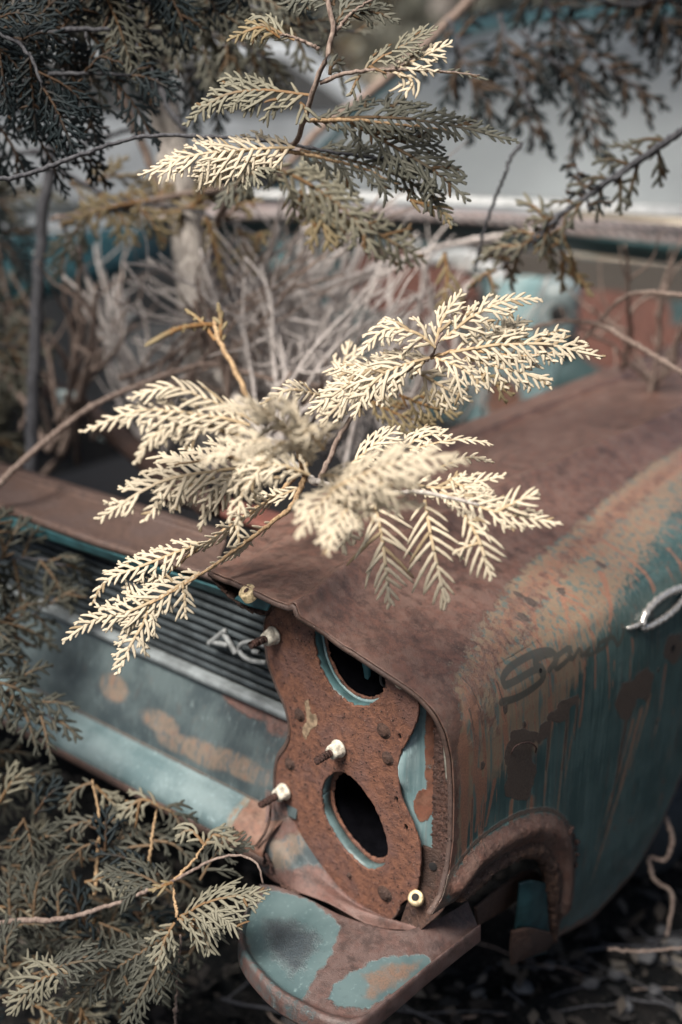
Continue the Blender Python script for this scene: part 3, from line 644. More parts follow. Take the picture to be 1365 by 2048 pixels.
# grille: horizontal bars on a shallow box, separated by black gaps
gR_top = at(452, 1180, y=.03); gR_bot = at(562, 1400, y=.045); 
def gl_(f, xoff, yoff=0.0):
    """point on the grille: f 0 top .. 1 bottom, xoff metres to the car's middle"""
    p = np.array([-.18, .035+.02*f, .900+(.735-.900)*f]); return p+np.array([-xoff, -.02*xoff+yoff, .02*xoff*0])
GR = tube('grille', [], M_black, CAR) if False else None
gm = bmesh.new()
V, F = [], []
def bar(za, zb, ya, yb, xr=-.125, xl=-1.35, dep=.012):
    """one grille bar: a rounded channel from x=xr to x=xl"""
    rows = [(ya+dep, za+.0012), (ya+.002, za+.0006), (ya, (za*.75+zb*.25)), (ya-.001, (za+zb)/2), (yb, zb*.8+za*.2), (yb+.003, zb), (yb+dep, zb)]
    return [[np.array([x, y, z]) for x in np.linspace(xr, xl, 14)] for y, z in rows]
zs = np.linspace(.905, .722, 12)
GRO = loft('grille', [[np.array([x, .062, .90]) for x in (-.125, -.6, -1.35)], [np.array([x, .072, .70]) for x in (-.125, -.6, -1.35)]], M_black, CAR, n=10, m=4, thick=.002)
for i in range(12):
    z0 = zs[i]; yb = .030+.018*i/11; rows = bar(z0, z0-.0095, yb, yb)
    loft('grille_bar', rows, M_grille, GRO, n=14, m=10)
# letters on the grille
def letter(name, strokes, w=.0046):
    def g(px, py): return at(px, py, y=.026)
    paths = []
    for st in strokes:
        P = cr_spline(np.array([g(*p) for p in st]), max(6, len(st)*5)); paths.append((P, w))
    o = tube(name, paths, M_letter, GRO, 8); return o
letter('letter_a', [[(418, 1288), (450, 1262), (452, 1262)], [(447, 1266), (462, 1290), (472, 1308)], [(424, 1283), (456, 1291)]])
letter('letter_c', [[(530, 1292), (510, 1284), (488, 1286), (478, 1296), (486, 1312), (504, 1322), (532, 1325)], [(506, 1303), (518, 1305)]], .0040)
loft('grille_trim', [[np.array([x, y, z]) for x in (-.125, -.7, -1.5)] for y, z in ((.050, .7245), (.034, .722), (.031, .716), (.036, .708), (.052, .706))], M_strip, CAR, n=70, m=14, thick=.002)
xs_ = np.linspace(-.118, -1.5, 60)
def prow(y, z, bow=0): return [np.array([x, y-bow*(1-((x+.8)/.8)**2), z]) for x in xs_]
fp = []
for y, z in [(.055, .712), (.045, .705), (.030, .670), (.016, .63), (.004, .60), (-.002, .580), (-.004, .572)]: fp.append(prow(y, z))
FP = loft('front_panel', fp, M_front, CAR, n=340, m=90, thick=.002, fn=None)
PT = [('rust', at(500, 1405, y=.04), (.075, .1, .026), .68), ('rust', at(560, 1430, y=.04), (.05, .1, .04), .6), ('tan', at(420, 1500, y=.02), (.06, .1, .022), .58), ('tan', at(330, 1440, y=.02), (.05, .1, .02), .55), ('tan', at(480, 1530, y=.01), (.08, .1, .02), .55), ('tan', at(240, 1370, y=.03), (.04, .1, .025), .6), ('tan', at(370, 1470, y=.03), (.05, .1, .02), .5), ('rust', at(540, 1500, y=.02), (.03, .1, .06), .35)]
patch_attrs(FP, PT)
rl = []
for y, z in [(-.004, .573), (-.012, .566), (-.030, .560), (-.046, .548), (-.055, .532), (-.056, .520)]: rl.append([np.array([x, y, z]) for x in np.linspace(-.140, -1.5, 60)])
def rollfn(R):
    R = R.copy(); f = np.clip((R[..., 0]+.22)/.08, 0, 1); R[..., 2] -= .004*f**2; return R
RO = loft('front_roll', rl, M_roll, CAR, n=340, m=60, thick=.002, fn=rollfn)
patch_attrs(RO, [('rust', np.array([-.160, -.03, .55]), (.052, .2, .2), .95), ('tan', np.array([-.20, -.03, .55]), (.03, .2, .2), .55), ('scab', np.array([-.8, -.004, .573]), (.9, .008, .006), .6)])
loft('roll_lower_edge', [[np.array([x, -.057, .520]) for x in (-.138, -.7, -1.5)], [np.array([x, -.058, .508]) for x in (-.138, -.7, -1.5)], [np.array([x, -.050, .502]) for x in (-.138, -.7, -1.5)], [np.array([x, -.03, .50]) for x in (-.138, -.7, -1.5)]], M_rustpurple, CAR, n=80, m=12, thick=.003)
# corner piece between roll, headlight panel and shelf
cp = [[at(530, 1575, y=-.004), at(532, 1630, y=-.022), at(520, 1680, y=-.045), at(505, 1706, y=-.054)],
      [at(565, 1600, y=-.004), at(575, 1670, y=-.012), at(572, 1722, y=-.03), at(548, 1762, y=-.04)],
      [at(590, 1640, y=.004), at(620, 1730, y=-.006), at(640, 1780, y=-.02), at(660, 1808, y=-.03)],
      [at(640, 1720, y=.006), at(700, 1800, y=.004), at(730, 1825, y=-.008), at(745, 1852, y=-.012)],
      [at(700, 1790, y=.006), at(780, 1840, y=.006), at(820, 1850, y=.0), at(850, 1862, y=-.002)]]
CPN = loft('corner_piece', cp, M_front, CAR, n=80, m=90, thick=.002)
patch_attrs(CPN, [('rust', at(560, 1620, y=-.01), (.045, .2, .05), .6), ('rust', at(640, 1780, y=-.01), (.11, .2, .035), .72), ('rust', at(780, 1840, y=-.0), (.12, .2, .06), .9), ('tan', at(575, 1680, y=-.01), (.03, .2, .05), .6)])
# raised seam that curls from the last screw down to the lip
tube('panel_seam', [(cr_spline(np.array([at(541, 1600, y=-.018), at(540, 1635, y=-.034), at(530, 1666, y=-.050), at(512, 1692, y=-.060)]), 24), .0022)], M_rustdark, CPN)
tube('torn_edge', [(cr_spline(np.array([at(512, 1700, y=-.05), at(535, 1712, y=-.048), at(544, 1745, y=-.046), at(562, 1768, y=-.044), at(600, 1790, y=-.042)]), 34)+rng.normal(0, .0008, (34, 3)), .0028)], M_crust, CPN)

# --- shelf under the lamps
IN = [(520, 1768), (560, 1775), (620, 1800), (680, 1830), (740, 1850), (800, 1862), (850, 1850), (900, 1825), (935, 1803)]
OUT = [(505, 1800), (480, 1868), (490, 1920), (545, 1985), (611, 2026), (668, 2050), (718, 2050), (780, 2005), (870, 1930), (961, 1858)]
zi, zo = .492, .470
inn = cr_spline(np.array([at(a, b, z=zi) for a, b in IN]), 200); out = cr_spline(np.array([at(a, b, z=zo) for a, b in OUT]), 200)
k_ = np.linspace(0, 1, 200)
rows = []
for t, dz, sc_ in [(0, 0, 0), (.3, -.002, 0), (.6, -.004, 0), (.8, -.007, 0), (.88, -.007, 0), (.93, .001, 0), (.965, .006, 0), (1.0, .003, 0), (1.015, -.008, 0), (1.02, -.020, 0)]:
    R = inn*(1-t)+out*t; R[:, 2] = (zi*(1-t)+zo*t)+dz; rows.append(R)
rows = [list(r) for r in rows]
def shfn(R): return R
SH = loft('lower_shelf', rows, M_shelf, CAR, n=300, m=110, thick=.0022)
V = np.empty(len(SH.data.vertices)*3, np.float32); SH.data.vertices.foreach_get('co', V); V = V.reshape(-1, 3)
def zxy(px, py): return at(px, py, z=.480)[:2]
P2 = V[:, :2]; P2 = P2+np.stack([sum(.0022/k*np.sin(P2[:, 0]*q*k+P2[:, 1]*p*k+k) for k, q, p in ((1, 90, 60), (2, 70, -110), (3, 120, 80), (5, 90, 130))), sum(.0022/k*np.sin(P2[:, 0]*p*k-P2[:, 1]*q*k+2*k) for k, q, p in ((1, 80, 70), (2, 100, 60), (3, 70, -120), (5, 130, 90)))], 1)
t1 = poly_soft(P2, [zxy(*p) for p in [(535, 1785), (580, 1800), (640, 1830), (672, 1850), (675, 1880), (660, 1910), (630, 1945), (605, 1990), (560, 1965), (500, 1905), (495, 1850), (510, 1810)]], .012)
t2 = poly_soft(P2, [zxy(*p) for p in [(700, 1950), (730, 1930), (790, 1918), (850, 1905), (870, 1915), (800, 1965), (740, 2000), (680, 2000), (655, 1985), (670, 1962)]], .010)
core1 = poly_soft(P2, [zxy(*p) for p in [(545, 1830), (590, 1850), (640, 1870), (650, 1890), (620, 1930), (580, 1950), (540, 1905), (530, 1870)]], .022)
core2 = poly_soft(P2, [zxy(*p) for p in [(720, 1945), (800, 1925), (850, 1912), (810, 1950), (750, 1990), (720, 1985), (735, 1965)]], .010)
rim = sstep(.012, .0, seg_dist(P2, *[out[0][:2]]*1, out[-1][:2])[0])*0
dd = np.min(np.linalg.norm(P2[:, None]-out[::6, :2][None], axis=-1), axis=1); rimm = sstep(.016, .006, dd)*((V[:, 0] < .12))
mud = 1-np.clip(t1+t2, 0, 1)
attr(SH.data, 'rust', np.clip(mud*.9-rimm*.35, 0, 1)); attr(SH.data, 'tan', core1*.3+core2*.5); attr(SH.data, 'org', core2*.6+core1*.28); attr(SH.data, 'scab', np.maximum(core1*.66, poly_soft(P2, [zxy(*p) for p in [(515, 1825), (600, 1835), (645, 1875), (620, 1950), (560, 1930), (520, 1880)]], .03)*.60))
SH['label'] = 'curved teal shelf stained by brown rust in two pale islands'

# --- bumper arm surround: torn rusty hump, inner channel, hanging tongue
M_hump = rustplate('brown_pitted_hump', (.13, .068, .045), (.07, .040, .030), (.24, .15, .11), (.09, .055, .045), 1.4); M_tongue = plain('deep_teal_paint', (.018, .05, .056), .5, var=.3, scale=40)
hp = np.array([f3(915, 1795), f3(945, 1768), f3(985, 1732), f3(1040, 1700), f3(1078, 1702), f3(1100, 1740), f3(1106, 1790), f3(1108, 1850)])
HP = cr_spline(hp, 70); rr = .009+.005*np.sin(np.linspace(0, 1, 70)*math.pi)+rng.normal(0, .0005, 70)+.0015*np.sin(np.linspace(0, 19, 70))
HP[:, 0] += .000
BAS = tube('bumper_arm_surround', [(HP, rr)], M_hump, FEN, 26)
bv = np.empty(len(BAS.data.vertices)*3, np.float32); BAS.data.vertices.foreach_get('co', bv); BAS.data.vertices.foreach_set('co', (bv+rng.normal(0, .0014, len(bv))).astype(np.float32))
tube('arm_edge', [(cr_spline(np.array([f3(1112, 1735), f3(1112, 1800), f3(1108, 1880)]), 20), np.linspace(.012, .007, 20))], M_hump, FEN, 10)
# crusted torn lip above the hump
tp = np.array([f3(925, 1735), f3(955, 1695), f3(995, 1662), f3(1040, 1638), (f3(1095, 1632)), f3(1135, 1655), f3(1150, 1690), f3(1148, 1730)])
TP = cr_spline(tp, 130)+rng.normal(0, .0028, (130, 3)); tube('torn_lip', [(TP, np.abs(.0032+rng.normal(0, .0018, 130)))], M_crust, FEN, 8)
loft('arm_channel', [[at(950, 1815, x=.155), at(1000, 1775, x=.14), at(1060, 1740, x=.13), at(1090, 1760, x=.13)], [at(955, 1850, x=.14), at(1010, 1818, x=.12), at(1050, 1790, x=.11), at(1085, 1800, x=.11)]], M_hump, FEN, n=40, m=12, thick=.004)
loft('hanging_tongue', [[at(1038, 1765, x=.160), at(1032, 1830, x=.158), at(1026, 1880, x=.150), at(1022, 1925, x=.14)], [at(1062, 1760, x=.170), at(1058, 1830, x=.170), at(1055, 1880, x=.16), at(1048, 1915, x=.15)], [at(1092, 1765, x=.165), at(1095, 1830, x=.165), at(1098, 1875, x=.155), at(1092, 1905, x=.145)]], M_tongue, FEN, n=40, m=20, thick=.004)
loft('tongue_foot', [[at(1024, 1862, x=.163), at(1020, 1895, x=.157), at(1022, 1930, x=.147)], [at(1060, 1856, x=.174), at(1060, 1895, x=.168), at(1050, 1915, x=.158)], [at(1102, 1866, x=.168), at(1104, 1885, x=.160), at(1092, 1900, x=.150)]], M_rustdark, FEN, n=24, m=20, thick=.004)

# --- wheel under the fender
wc_ = Vector((-.03, 1.02, .36)); ax = (1, .10, 0)
WH = lathe('wheel', [(.0, -.09), (.24, -.09), (.31, -.085), (.335, -.05), (.34, 0), (.335, .05), (.31, .085), (.26, .088), (.21, .075), (.19, .05)], wc_, ax, M_rubber, CAR, 48)
lathe('rim', [(.19, .05), (.18, .03), (.12, .03), (.06, .045), (.0, .045)], wc_, ax, M_darkgrey, WH, 40)
# --- inner structure: splash apron, frame rail, firewall, cowl
loft('inner_apron', [[np.array([-.36, .10, .90]), np.array([-.43, .7, .92]), np.array([-.45, 2.2, .93])], [np.array([-.40, .06, .70]), np.array([-.48, .7, .70]), np.array([-.50, 2.2, .72])], [np.array([-.42, .06, .45]), np.array([-.52, .7, .42]), np.array([-.55, 2.2, .45])]], M_darkgrey, CAR, n=30, m=14, thick=.003)
loft('engine_bay_floor', [[np.array([-.3, .1, .40]), np.array([-.45, 2.3, .42])], [np.array([-2.1, .1, .40]), np.array([-2.1, 2.3, .42])]], M_black, CAR, n=10, m=6, thick=.004)
M_fw = weathered('firewall_paint', (.04, .075, .08), (.09, .14, .15), rust=(.105, .046, .036), orange=(.2, .10, .075), tanc=(.3, .22, .17), streak=.3)
FW = loft('firewall', [[at(640, 470, y=2.35), at(900, 490, y=2.35), at(1500, 540, y=2.35)], [at(620, 700, y=2.30), at(900, 720, y=2.30), at(1500, 760, y=2.30)], [at(620, 900, y=2.30), at(900, 920, y=2.30), at(1500, 960, y=2.30)]], M_fw, CAR, n=140, m=60, thick=.004)
patch_attrs(FW, [('rust', at(820, 570, y=2.33), (.30, .5, .12), 1.), ('rust', at(860, 700, y=2.31), (.22, .5, .08), .8), ('rust', at(1230, 640, y=2.3), (.18, .5, .16), 1.), ('rust', at(1400, 720, y=2.3), (.25, .5, .10), .9), ('scab', at(1080, 540, y=2.3), (.4, .5, .05), 1.), ('scab', at(1300, 560, y=2.3), (.25, .5, .06), 1.), ('tan', at(950, 640, y=2.3), (.12, .5, .06), .6)])
loft('firewall_far_side', [[at(-200, 480, y=2.35), at(650, 470, y=2.35)], [at(-200, 900, y=2.30), at(650, 900, y=2.30)]], M_darkgrey, CAR, n=20, m=6, thick=.004)
zc = 1.22; M_cowl = weathered('cowl_paint', (.06, .14, .15), (.12, .21, .22), rust=(.14, .12, .12), orange=(.13, .10, .09), streak=.2)
CW = loft('cowl', [[at(300, 405, z=zc+.05), at(700, 412, z=zc+.05), at(1000, 425, z=zc+.05), at(1500, 462, z=zc+.05)], [at(300, 430, z=zc+.03), at(700, 432, z=zc+.03), at(1000, 446, z=zc+.03), at(1500, 488, z=zc+.03)], [at(300, 452, z=zc), at(700, 450, z=zc), at(1000, 466, z=zc), at(1500, 520, z=zc)], [at(300, 470, z=zc-.04), at(700, 466, z=zc-.04), at(1000, 486, z=zc-.04), at(1500, 545, z=zc-.04)]], M_cowl, CAR, n=60, m=20, thick=.004)
cv = np.empty(len(CW.data.vertices)*3, np.float32); CW.data.vertices.foreach_get('co', cv); cv = cv.reshape(-1, 3)
attr(CW.data, 'rust', sstep(zc+.008, zc+.022, cv[:, 2])*.9)
for q_ in ('tan', 'org', 'scab'): attr(CW.data, q_, np.zeros(len(cv)))
for i in range(34):
    a = 700+i*20; loft('cowl_louvre', [[at(a, 417+(a-700)*.063, z=zc+.056), at(a+14, 432+(a-700)*.066, z=zc+.044)], [at(a+9, 417+(a-700)*.063, z=zc+.058), at(a+23, 432+(a-700)*.066, z=zc+.046)]], M_darkgrey, CW, n=4, m=3, thick=.003)
loft('windshield_trim', [[at(500, 382, z=zc+.07), at(700, 386, z=zc+.07), at(1000, 398, z=zc+.07), at(1365, 416, z=zc+.07), at(1550, 430, z=zc+.07)], [at(500, 394, z=zc+.055), at(700, 400, z=zc+.055), at(1000, 412, z=zc+.055), at(1365, 434, z=zc+.055), at(1550, 448, z=zc+.055)]], plain('dull_windshield_trim', (.40, .41, .42), .5, var=.25), CAR, n=40, m=8, thick=.008)
# windshield: dusty glass leaning back, its pale lower reflection painted into the colour
g = NT('dusty_sheen_windshield_glass')
dust = n_ = g.noise(1.6, 5, .6); dust_sheen = g.mix(g.thr(dust, .35, .65), (.075, .085, .10), (.20, .225, .25))
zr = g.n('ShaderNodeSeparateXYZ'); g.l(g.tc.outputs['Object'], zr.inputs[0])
dust_sheen = g.mix(g.math('MULTIPLY', g.thr(g.math('ADD', zr.outputs[2], g.math('MULTIPLY', dust, .25)), 1.75, 1.35), .75), dust_sheen, (.38, .41, .42))
g.set(dust_sheen, .34, 0, None, .28)
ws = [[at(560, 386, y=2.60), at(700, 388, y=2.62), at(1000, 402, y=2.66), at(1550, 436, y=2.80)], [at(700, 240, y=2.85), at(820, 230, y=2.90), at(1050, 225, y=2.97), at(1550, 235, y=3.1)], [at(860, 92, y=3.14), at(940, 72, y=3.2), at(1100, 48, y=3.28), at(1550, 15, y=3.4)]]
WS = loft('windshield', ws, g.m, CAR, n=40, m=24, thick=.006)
loft('roof', [[at(840, 98, y=3.13), at(940, 68, y=3.2), at(1100, 44, y=3.28), at(1550, 12, y=3.4)], [at(850, 82, y=3.2), at(940, 52, y=3.3), at(1100, 28, y=3.4), at(1550, -4, y=3.5)], [at(860, 60, y=4.2), at(960, 40, y=4.2), at(1100, 20, y=4.4), at(1550, -10, y=4.5)]], M_tealdark, CAR, n=40, m=12, thick=.01)
loft('windshield_pillar', [[at(548, 388, y=2.58), at(690, 240, y=2.83), at(850, 92, y=3.12)], [at(562, 388, y=2.58), at(706, 240, y=2.83), at(866, 92, y=3.12)]], M_tealdark, CAR, n=20, m=4, thick=.01)
# engine bay fittings, all far out of focus
M_heat = weathered('faded_heater_paint', (.16, .20, .21), (.27, .32, .33), streak=.3)
HB = box('heater_box', at(1115, 640, y=1.90), (.12, .13, .24), M_heat, CAR, .045, (.1, 0, .5))
patch_attrs(HB, [('rust', at(1080, 690, y=1.85), (.05, .2, .05), .7)])
lathe('heater_port', [(.026, 0), (.024, .004), (.0005, .004)], at(1118, 628, y=1.78), (.35, -.9, .3), M_black, HB, 20)
loft('shock_tower', [[at(985, 560, y=1.9), at(1060, 552, y=1.9), at(1150, 570, y=1.9)], [at(960, 700, y=1.85), at(1040, 700, y=1.85), at(1130, 690, y=1.85)], [at(940, 860, y=1.8), at(1030, 850, y=1.8), at(1080, 840, y=1.8)]], M_inner, CAR, n=24, m=16, thick=.006)
patch_attrs(bpy.data.objects['shock_tower'], [('rust', at(1010, 800, y=1.82), (.08, .3, .08), .6)])
tube('brace_bar', [(np.array([at(820, 512, y=2.2), at(900, 524, y=2.2), at(1010, 545, y=2.2)]), .016)], M_wiper, CAR, 12)
for (a, b, r) in [(832, 487, .014), (1010, 592, .03), (1094, 585, .016), (240, 594, .018), (262, 625, .013), (250, 640, .011), (234, 602, .015)]:
    lathe('white_cap_glint', [(r, -.02), (r, 0), (r*.8, r*.4), (.0005, r*.55)], at(a, b, y=1.6 if a < 500 else 2.15), (.5, -.6, .6), M_wiper, CAR, 20)  # white pieces, and blurred glints painted in as white caps
tube('white_hose', [(cr_spline(np.array([at(860, 520, y=2.1), at(940, 512, y=2.1), at(1000, 560, y=2.1), at(1020, 600, y=2.1)]), 20), .02)], plain('grey_hose', (.45, .46, .47), .5), CAR, 10)
loft('far_fender', [[at(-250, 455, y=1.5), at(50, 470, y=1.55), at(250, 452, y=1.9), at(360, 440, y=2.2)], [at(-250, 475, y=1.45), at(50, 492, y=1.5), at(250, 470, y=1.85), at(360, 456, y=2.2)], [at(-250, 545, y=1.4), at(50, 560, y=1.42), at(250, 520, y=1.8), at(360, 490, y=2.2)], [at(-250, 590, y=1.4), at(50, 600, y=1.42), at(250, 545, y=1.8), at(360, 510, y=2.2)]], M_tealdark, CAR, n=40, m=20, thick=.006)
loft('far_hood_hinge', [[at(-100, 402, y=1.8), at(120, 400, y=1.85), at(330, 412, y=2.2)], [at(-100, 440, y=1.8), at(120, 432, y=1.85), at(330, 438, y=2.2)]], M_strip, CAR, n=20, m=6, thick=.006)
loft('battery_tray', [[at(230, 660, y=1.1), at(420, 640, y=1.2), at(430, 700, y=1.2)], [at(210, 740, y=.95), at(330, 760, y=1.0), at(420, 750, y=1.05)]], M_darkgrey, CAR, n=20, m=8, thick=.01)
tube('side_brace', [(cr_spline(np.array([at(95, 775, y=.65), at(180, 830, y=.6), at(260, 890, y=.5), at(330, 950, y=.4), at(420, 1010, y=.3)]), 30), .026)], M_rustdark, CAR, 12)
for (a, b, c, d) in [(115, 780, 160, 815), (180, 845, 235, 880), (250, 880, 280, 905)]:
    loft('frost_blue_flake', [[at(a, b, y=.57), at(c, b+4, y=.55)], [at(a+8, d, y=.55), at(c+8, d+6, y=.53)]], plain('pale_blue_paint', (.42, .52, .53), .5), CAR, n=8, m=4, thick=.006)
tube('teal_strut', [(np.array([at(560, 500, y=1.9), at(590, 560, y=1.85), at(560, 600, y=1.85)]), .055)], M_teal, CAR, 14)

# ------------------------------------------------------------------ cedar sprays
def frond_arrays(L, Wd, fr, rg, dens=1.0, K=7, bump=.11, lopside=0.0, sub=True):
    """fingers of one flat cedar spray, in (along, across) metres. returns polylines (N,K,2), radii (N,K), tip (N,K)"""
    P, R, T = [], [], []
    def finger(a, b, ang, l, r0, side, tipv, curl=.5):
        s = np.linspace(0, 1, K); cv = curl*side
        th = ang*side-cv*s*.8*np.sign(1)
        dx = np.cos(th); dy = np.sin(th)
        x = a+np.r_[0, np.cumsum((dx[1:]+dx[:-1])/2)]*l/(K-1); y = b+np.r_[0, np.cumsum((dy[1:]+dy[:-1])/2)]*l/(K-1)
        r = r0*(1+bump*np.where(np.arange(K) % 2, 1, -1))*np.interp(s, [0, .15, .7, 1], [1.05, 1.02, .9, .38])
        P.append(np.stack([x, y], 1)); R.append(r); T.append(np.full(K, tipv)+s*.15)
        return x, y, th
    step = max(fr*2.45/dens, L/90); n = int(L*.95/step)
    for i in range(n):
        t = (i+.5)/n; side = 1 if i % 2 else -1
        g = np.interp(t, [0, .12, .35, .75, 1], [.45, .85, 1, .50, .10])
        l = Wd*g*(1+rg.normal(0, .12)); l *= (1+lopside*side)*(.8 if rg.random() < .08 else 1)
        if rg.random() < .05: continue
        ang = math.radians(51+rg.normal(0, 7)-14*t)
        x, y, th = finger(t*L, 0, ang, l, fr*(1 if l > fr*8 else .95), side, .35+.5*t, .30+rg.normal(0, .16))
        if sub and l > fr*9:
            m = int(l/(fr*3.6)*dens)
            for j in range(m):
                q = .22+.70*(j+.5)/m; k = q*(K-1); k0 = int(k); f = k-k0; xa = x[k0]*(1-f)+x[min(k0+1, K-1)]*f; ya = y[k0]*(1-f)+y[min(k0+1, K-1)]*f
                sd = 1 if j % 2 else -1; l2 = l*.46*(1-.55*q)*(1+rg.normal(0, .15))
                if l2 < fr*2.2: continue
                a2 = th[k0]+sd*math.radians(44); s_ = np.linspace(0, 1, K)
                th2 = a2-sd*s_*.25; xx = xa+np.r_[0, np.cumsum(np.cos(th2[1:]))]*l2/(K-1); yy = ya+np.r_[0, np.cumsum(np.sin(th2[1:]))]*l2/(K-1)
                r = fr*.92*(1+bump*np.where(np.arange(K) % 2, 1, -1))*np.interp(s_, [0, .15, .7, 1], [1, 1, .85, .38])
                P.append(np.stack([xx, yy], 1)); R.append(r); T.append(np.full(K, .7)+s_*.3)
    # the axis itself, cut into K-point pieces
    m = 6
    for i in range(m):
        s = np.linspace(i/m, (i+1)/m, K); r = fr*np.interp(s, [0, .9, 1], [.95, .9, .4]); P.append(np.stack([s*L, s*0], 1)); R.append(r); T.append(s*.55)
    return np.array(P), np.array(R), np.array(T)
RING = np.array([(1, 0), (.45, .26), (-.45, .26), (-1, 0), (-.45, -.26), (.45, -.26)])
def frond_mesh(specs, rg, ring=RING, K=7):
    """specs: list of dict(pts 3-D axis, w, n plane normal, fr, droop, ...) -> V,Q,tip,rnd"""
    Vs, Qs, Ts, Rs, off = [], [], [], [], 0
    nr = len(ring)
    for sp in specs:
        ax = cr_spline(sp['pts'], 40); seg = np.linalg.norm(np.diff(ax, axis=0), axis=1); cl = np.r_[0, np.cumsum(seg)]; L = cl[-1]
        N0 = np.asarray(sp['n'], float); T = np.gradient(ax, axis=0); T /= np.linalg.norm(T, axis=1)[:, None]
        tw = sp.get('twist', 0)
        B = np.cross(N0, T); B /= np.linalg.norm(B, axis=1)[:, None]+1e-9; Nn = np.cross(T, B)
        th = np.linspace(0, tw, 40)[:, None]; B, Nn = B*np.cos(th)+Nn*np.sin(th), Nn*np.cos(th)-B*np.sin(th)
        P, R, Tp = frond_arrays(L, sp['w'], sp['fr'], rg, sp.get('dens', 1), K, lopside=sp.get('lop', 0), sub=sp.get('sub', True))
        if sp.get('hide0'): 
            keep = P[:, 0, 0] > sp['hide0']*L; P, R, Tp = P[keep], R[keep], Tp[keep]
        NF = len(P); a = P[..., 0]; b = P[..., 1]
        lift = rg.normal(0, .035, (NF, 1))*np.linspace(0, 1, K)[None]*sp['w']*.8
        c = -sp.get('droop', .8)*(b**2)/max(sp['w'], 1e-4)*.6+lift+sp.get('wave', .0)*np.sin(a*60)
        ia = np.clip(a/L, 0, 1.06)*39; i0 = np.clip(ia.astype(int), 0, 38); f = (ia-i0)[..., None]
        def S(A): return A[i0]*(1-f)+A[i0+1]*f
        ctr = S(ax)+S(B)*b[..., None]+S(Nn)*c[..., None]
        tg = np.gradient(ctr, axis=1); tg /= np.linalg.norm(tg, axis=-1)[..., None]+1e-9
        nn = S(Nn); lat = np.cross(nn, tg); lat /= np.linalg.norm(lat, axis=-1)[..., None]+1e-9
        V = ctr[:, :, None]+(lat[:, :, None]*ring[None, None, :, 0, None]+nn[:, :, None]*ring[None, None, :, 1, None])*R[:, :, None, None]
        V = V.reshape(-1, 3)
        q = grid_faces(K, nr, True); Q = (q[None]+(np.arange(NF)*K*nr)[:, None, None]).reshape(-1, 4)
        if nr == 6:
            e = (K-1)*nr; cap = np.array([[e, e+1, e+2, e+3], [e, e+3, e+4, e+5]]); Q = np.vstack([Q, (cap[None]+(np.arange(NF)*K*nr)[:, None, None]).reshape(-1, 4)])
        Vs.append(V); Qs.append(Q+off); off += len(V)
        Ts.append(np.repeat(Tp.reshape(-1), nr)); Rs.append(np.repeat(rg.random(NF), K*nr))
    return np.vstack(Vs), np.vstack(Qs), np.concatenate(Ts), np.concatenate(Rs)
RING4 = np.array([(1, 0), (0, .6), (-1, 0), (0, -.6)])
def spray(name, specs, mat, parent, seed=0, ring=RING, K=7):
    rg = np.random.default_rng(seed); V, Q, T, R = frond_mesh(specs, rg, ring, K)
    me = npmesh(name, V, Q); attr(me, 'tip', T); attr(me, 'rnd', R); return link(name, me, mat, parent)
def facing(P, tilt=None, rg=rng):
    """normal pointing towards where the light and the eye are, with a random lean"""
    n = (CP-np.asarray(P)); n /= np.linalg.norm(n); n = n*.9+np.array([0, 0, .45])+rg.normal(0, .10, 3)
    if tilt is not None: n = n+np.asarray(tilt)
    return n/np.linalg.norm(n)
def twig(P0, P1, r0, r1, wob=.03, n=16, rg=rng, sag=0.0):
    t = np.linspace(0, 1, n)[:, None]; P = np.asarray(P0)*(1-t)+np.asarray(P1)*t
    L = np.linalg.norm(np.asarray(P1)-P0); k = rg.normal(0, 1, (4, 3))
    w = sum(k[i]*np.sin(t*math.pi*(i+1))/(i+1) for i in range(4))*wob*L
    P = P+w; P[:, 2] -= sag*L*4*(t*(1-t))[:, 0]; return P, np.linspace(r0, r1, n)*(1+.06*rg.normal(0, 1, n))
def pxpath(pts, n=None):
    """[(px, py, depth), ...]"""
    P = np.array([at(a, b, d=d) for a, b, d in pts]); return cr_spline(P, n or len(P)*8)

# hero sprays: axis as (px, py, depth), half width in photo pixels, tilt of the plane
def SP(pts, w, tilt=None, fr=4.0, droop=.8, **kw):
    d = np.mean([p[2] for p in pts]); P = pxpath(pts); w = w*1.55; fr = fr*.93; 
    kw.setdefault('lop', float(rng.uniform(-.16, .16))); return dict(pts=P, w=w*d/FPX, n=facing(P[len(P)//2], tilt), fr=fr*d/FPX, droop=droop, **kw)
T1 = root('cedar_tree', 'young cedar with sunlit sprays coloured cream reaching over the fender', 'cedar tree', tuple(at(430, 900, z=.42)))
trunk = pxpath([(455, 960, 2.8), (430, 860, 2.72), (410, 760, 2.68), (395, 650, 2.65), (382, 540, 2.65), (368, 420, 2.65), (350, 300, 2.65), (318, 190, 2.65), (305, 80, 2.65), (290, -60, 2.6), (280, -400, 2.55)], 90)
r_ = np.linspace(.036, .026, 90)*(1+.06*rng.normal(0, 1, 90)); r_[40:46] *= 1.25; r_[62:65] *= 1.2
tube('trunk', [(trunk, r_)], M_bark, T1, 14)
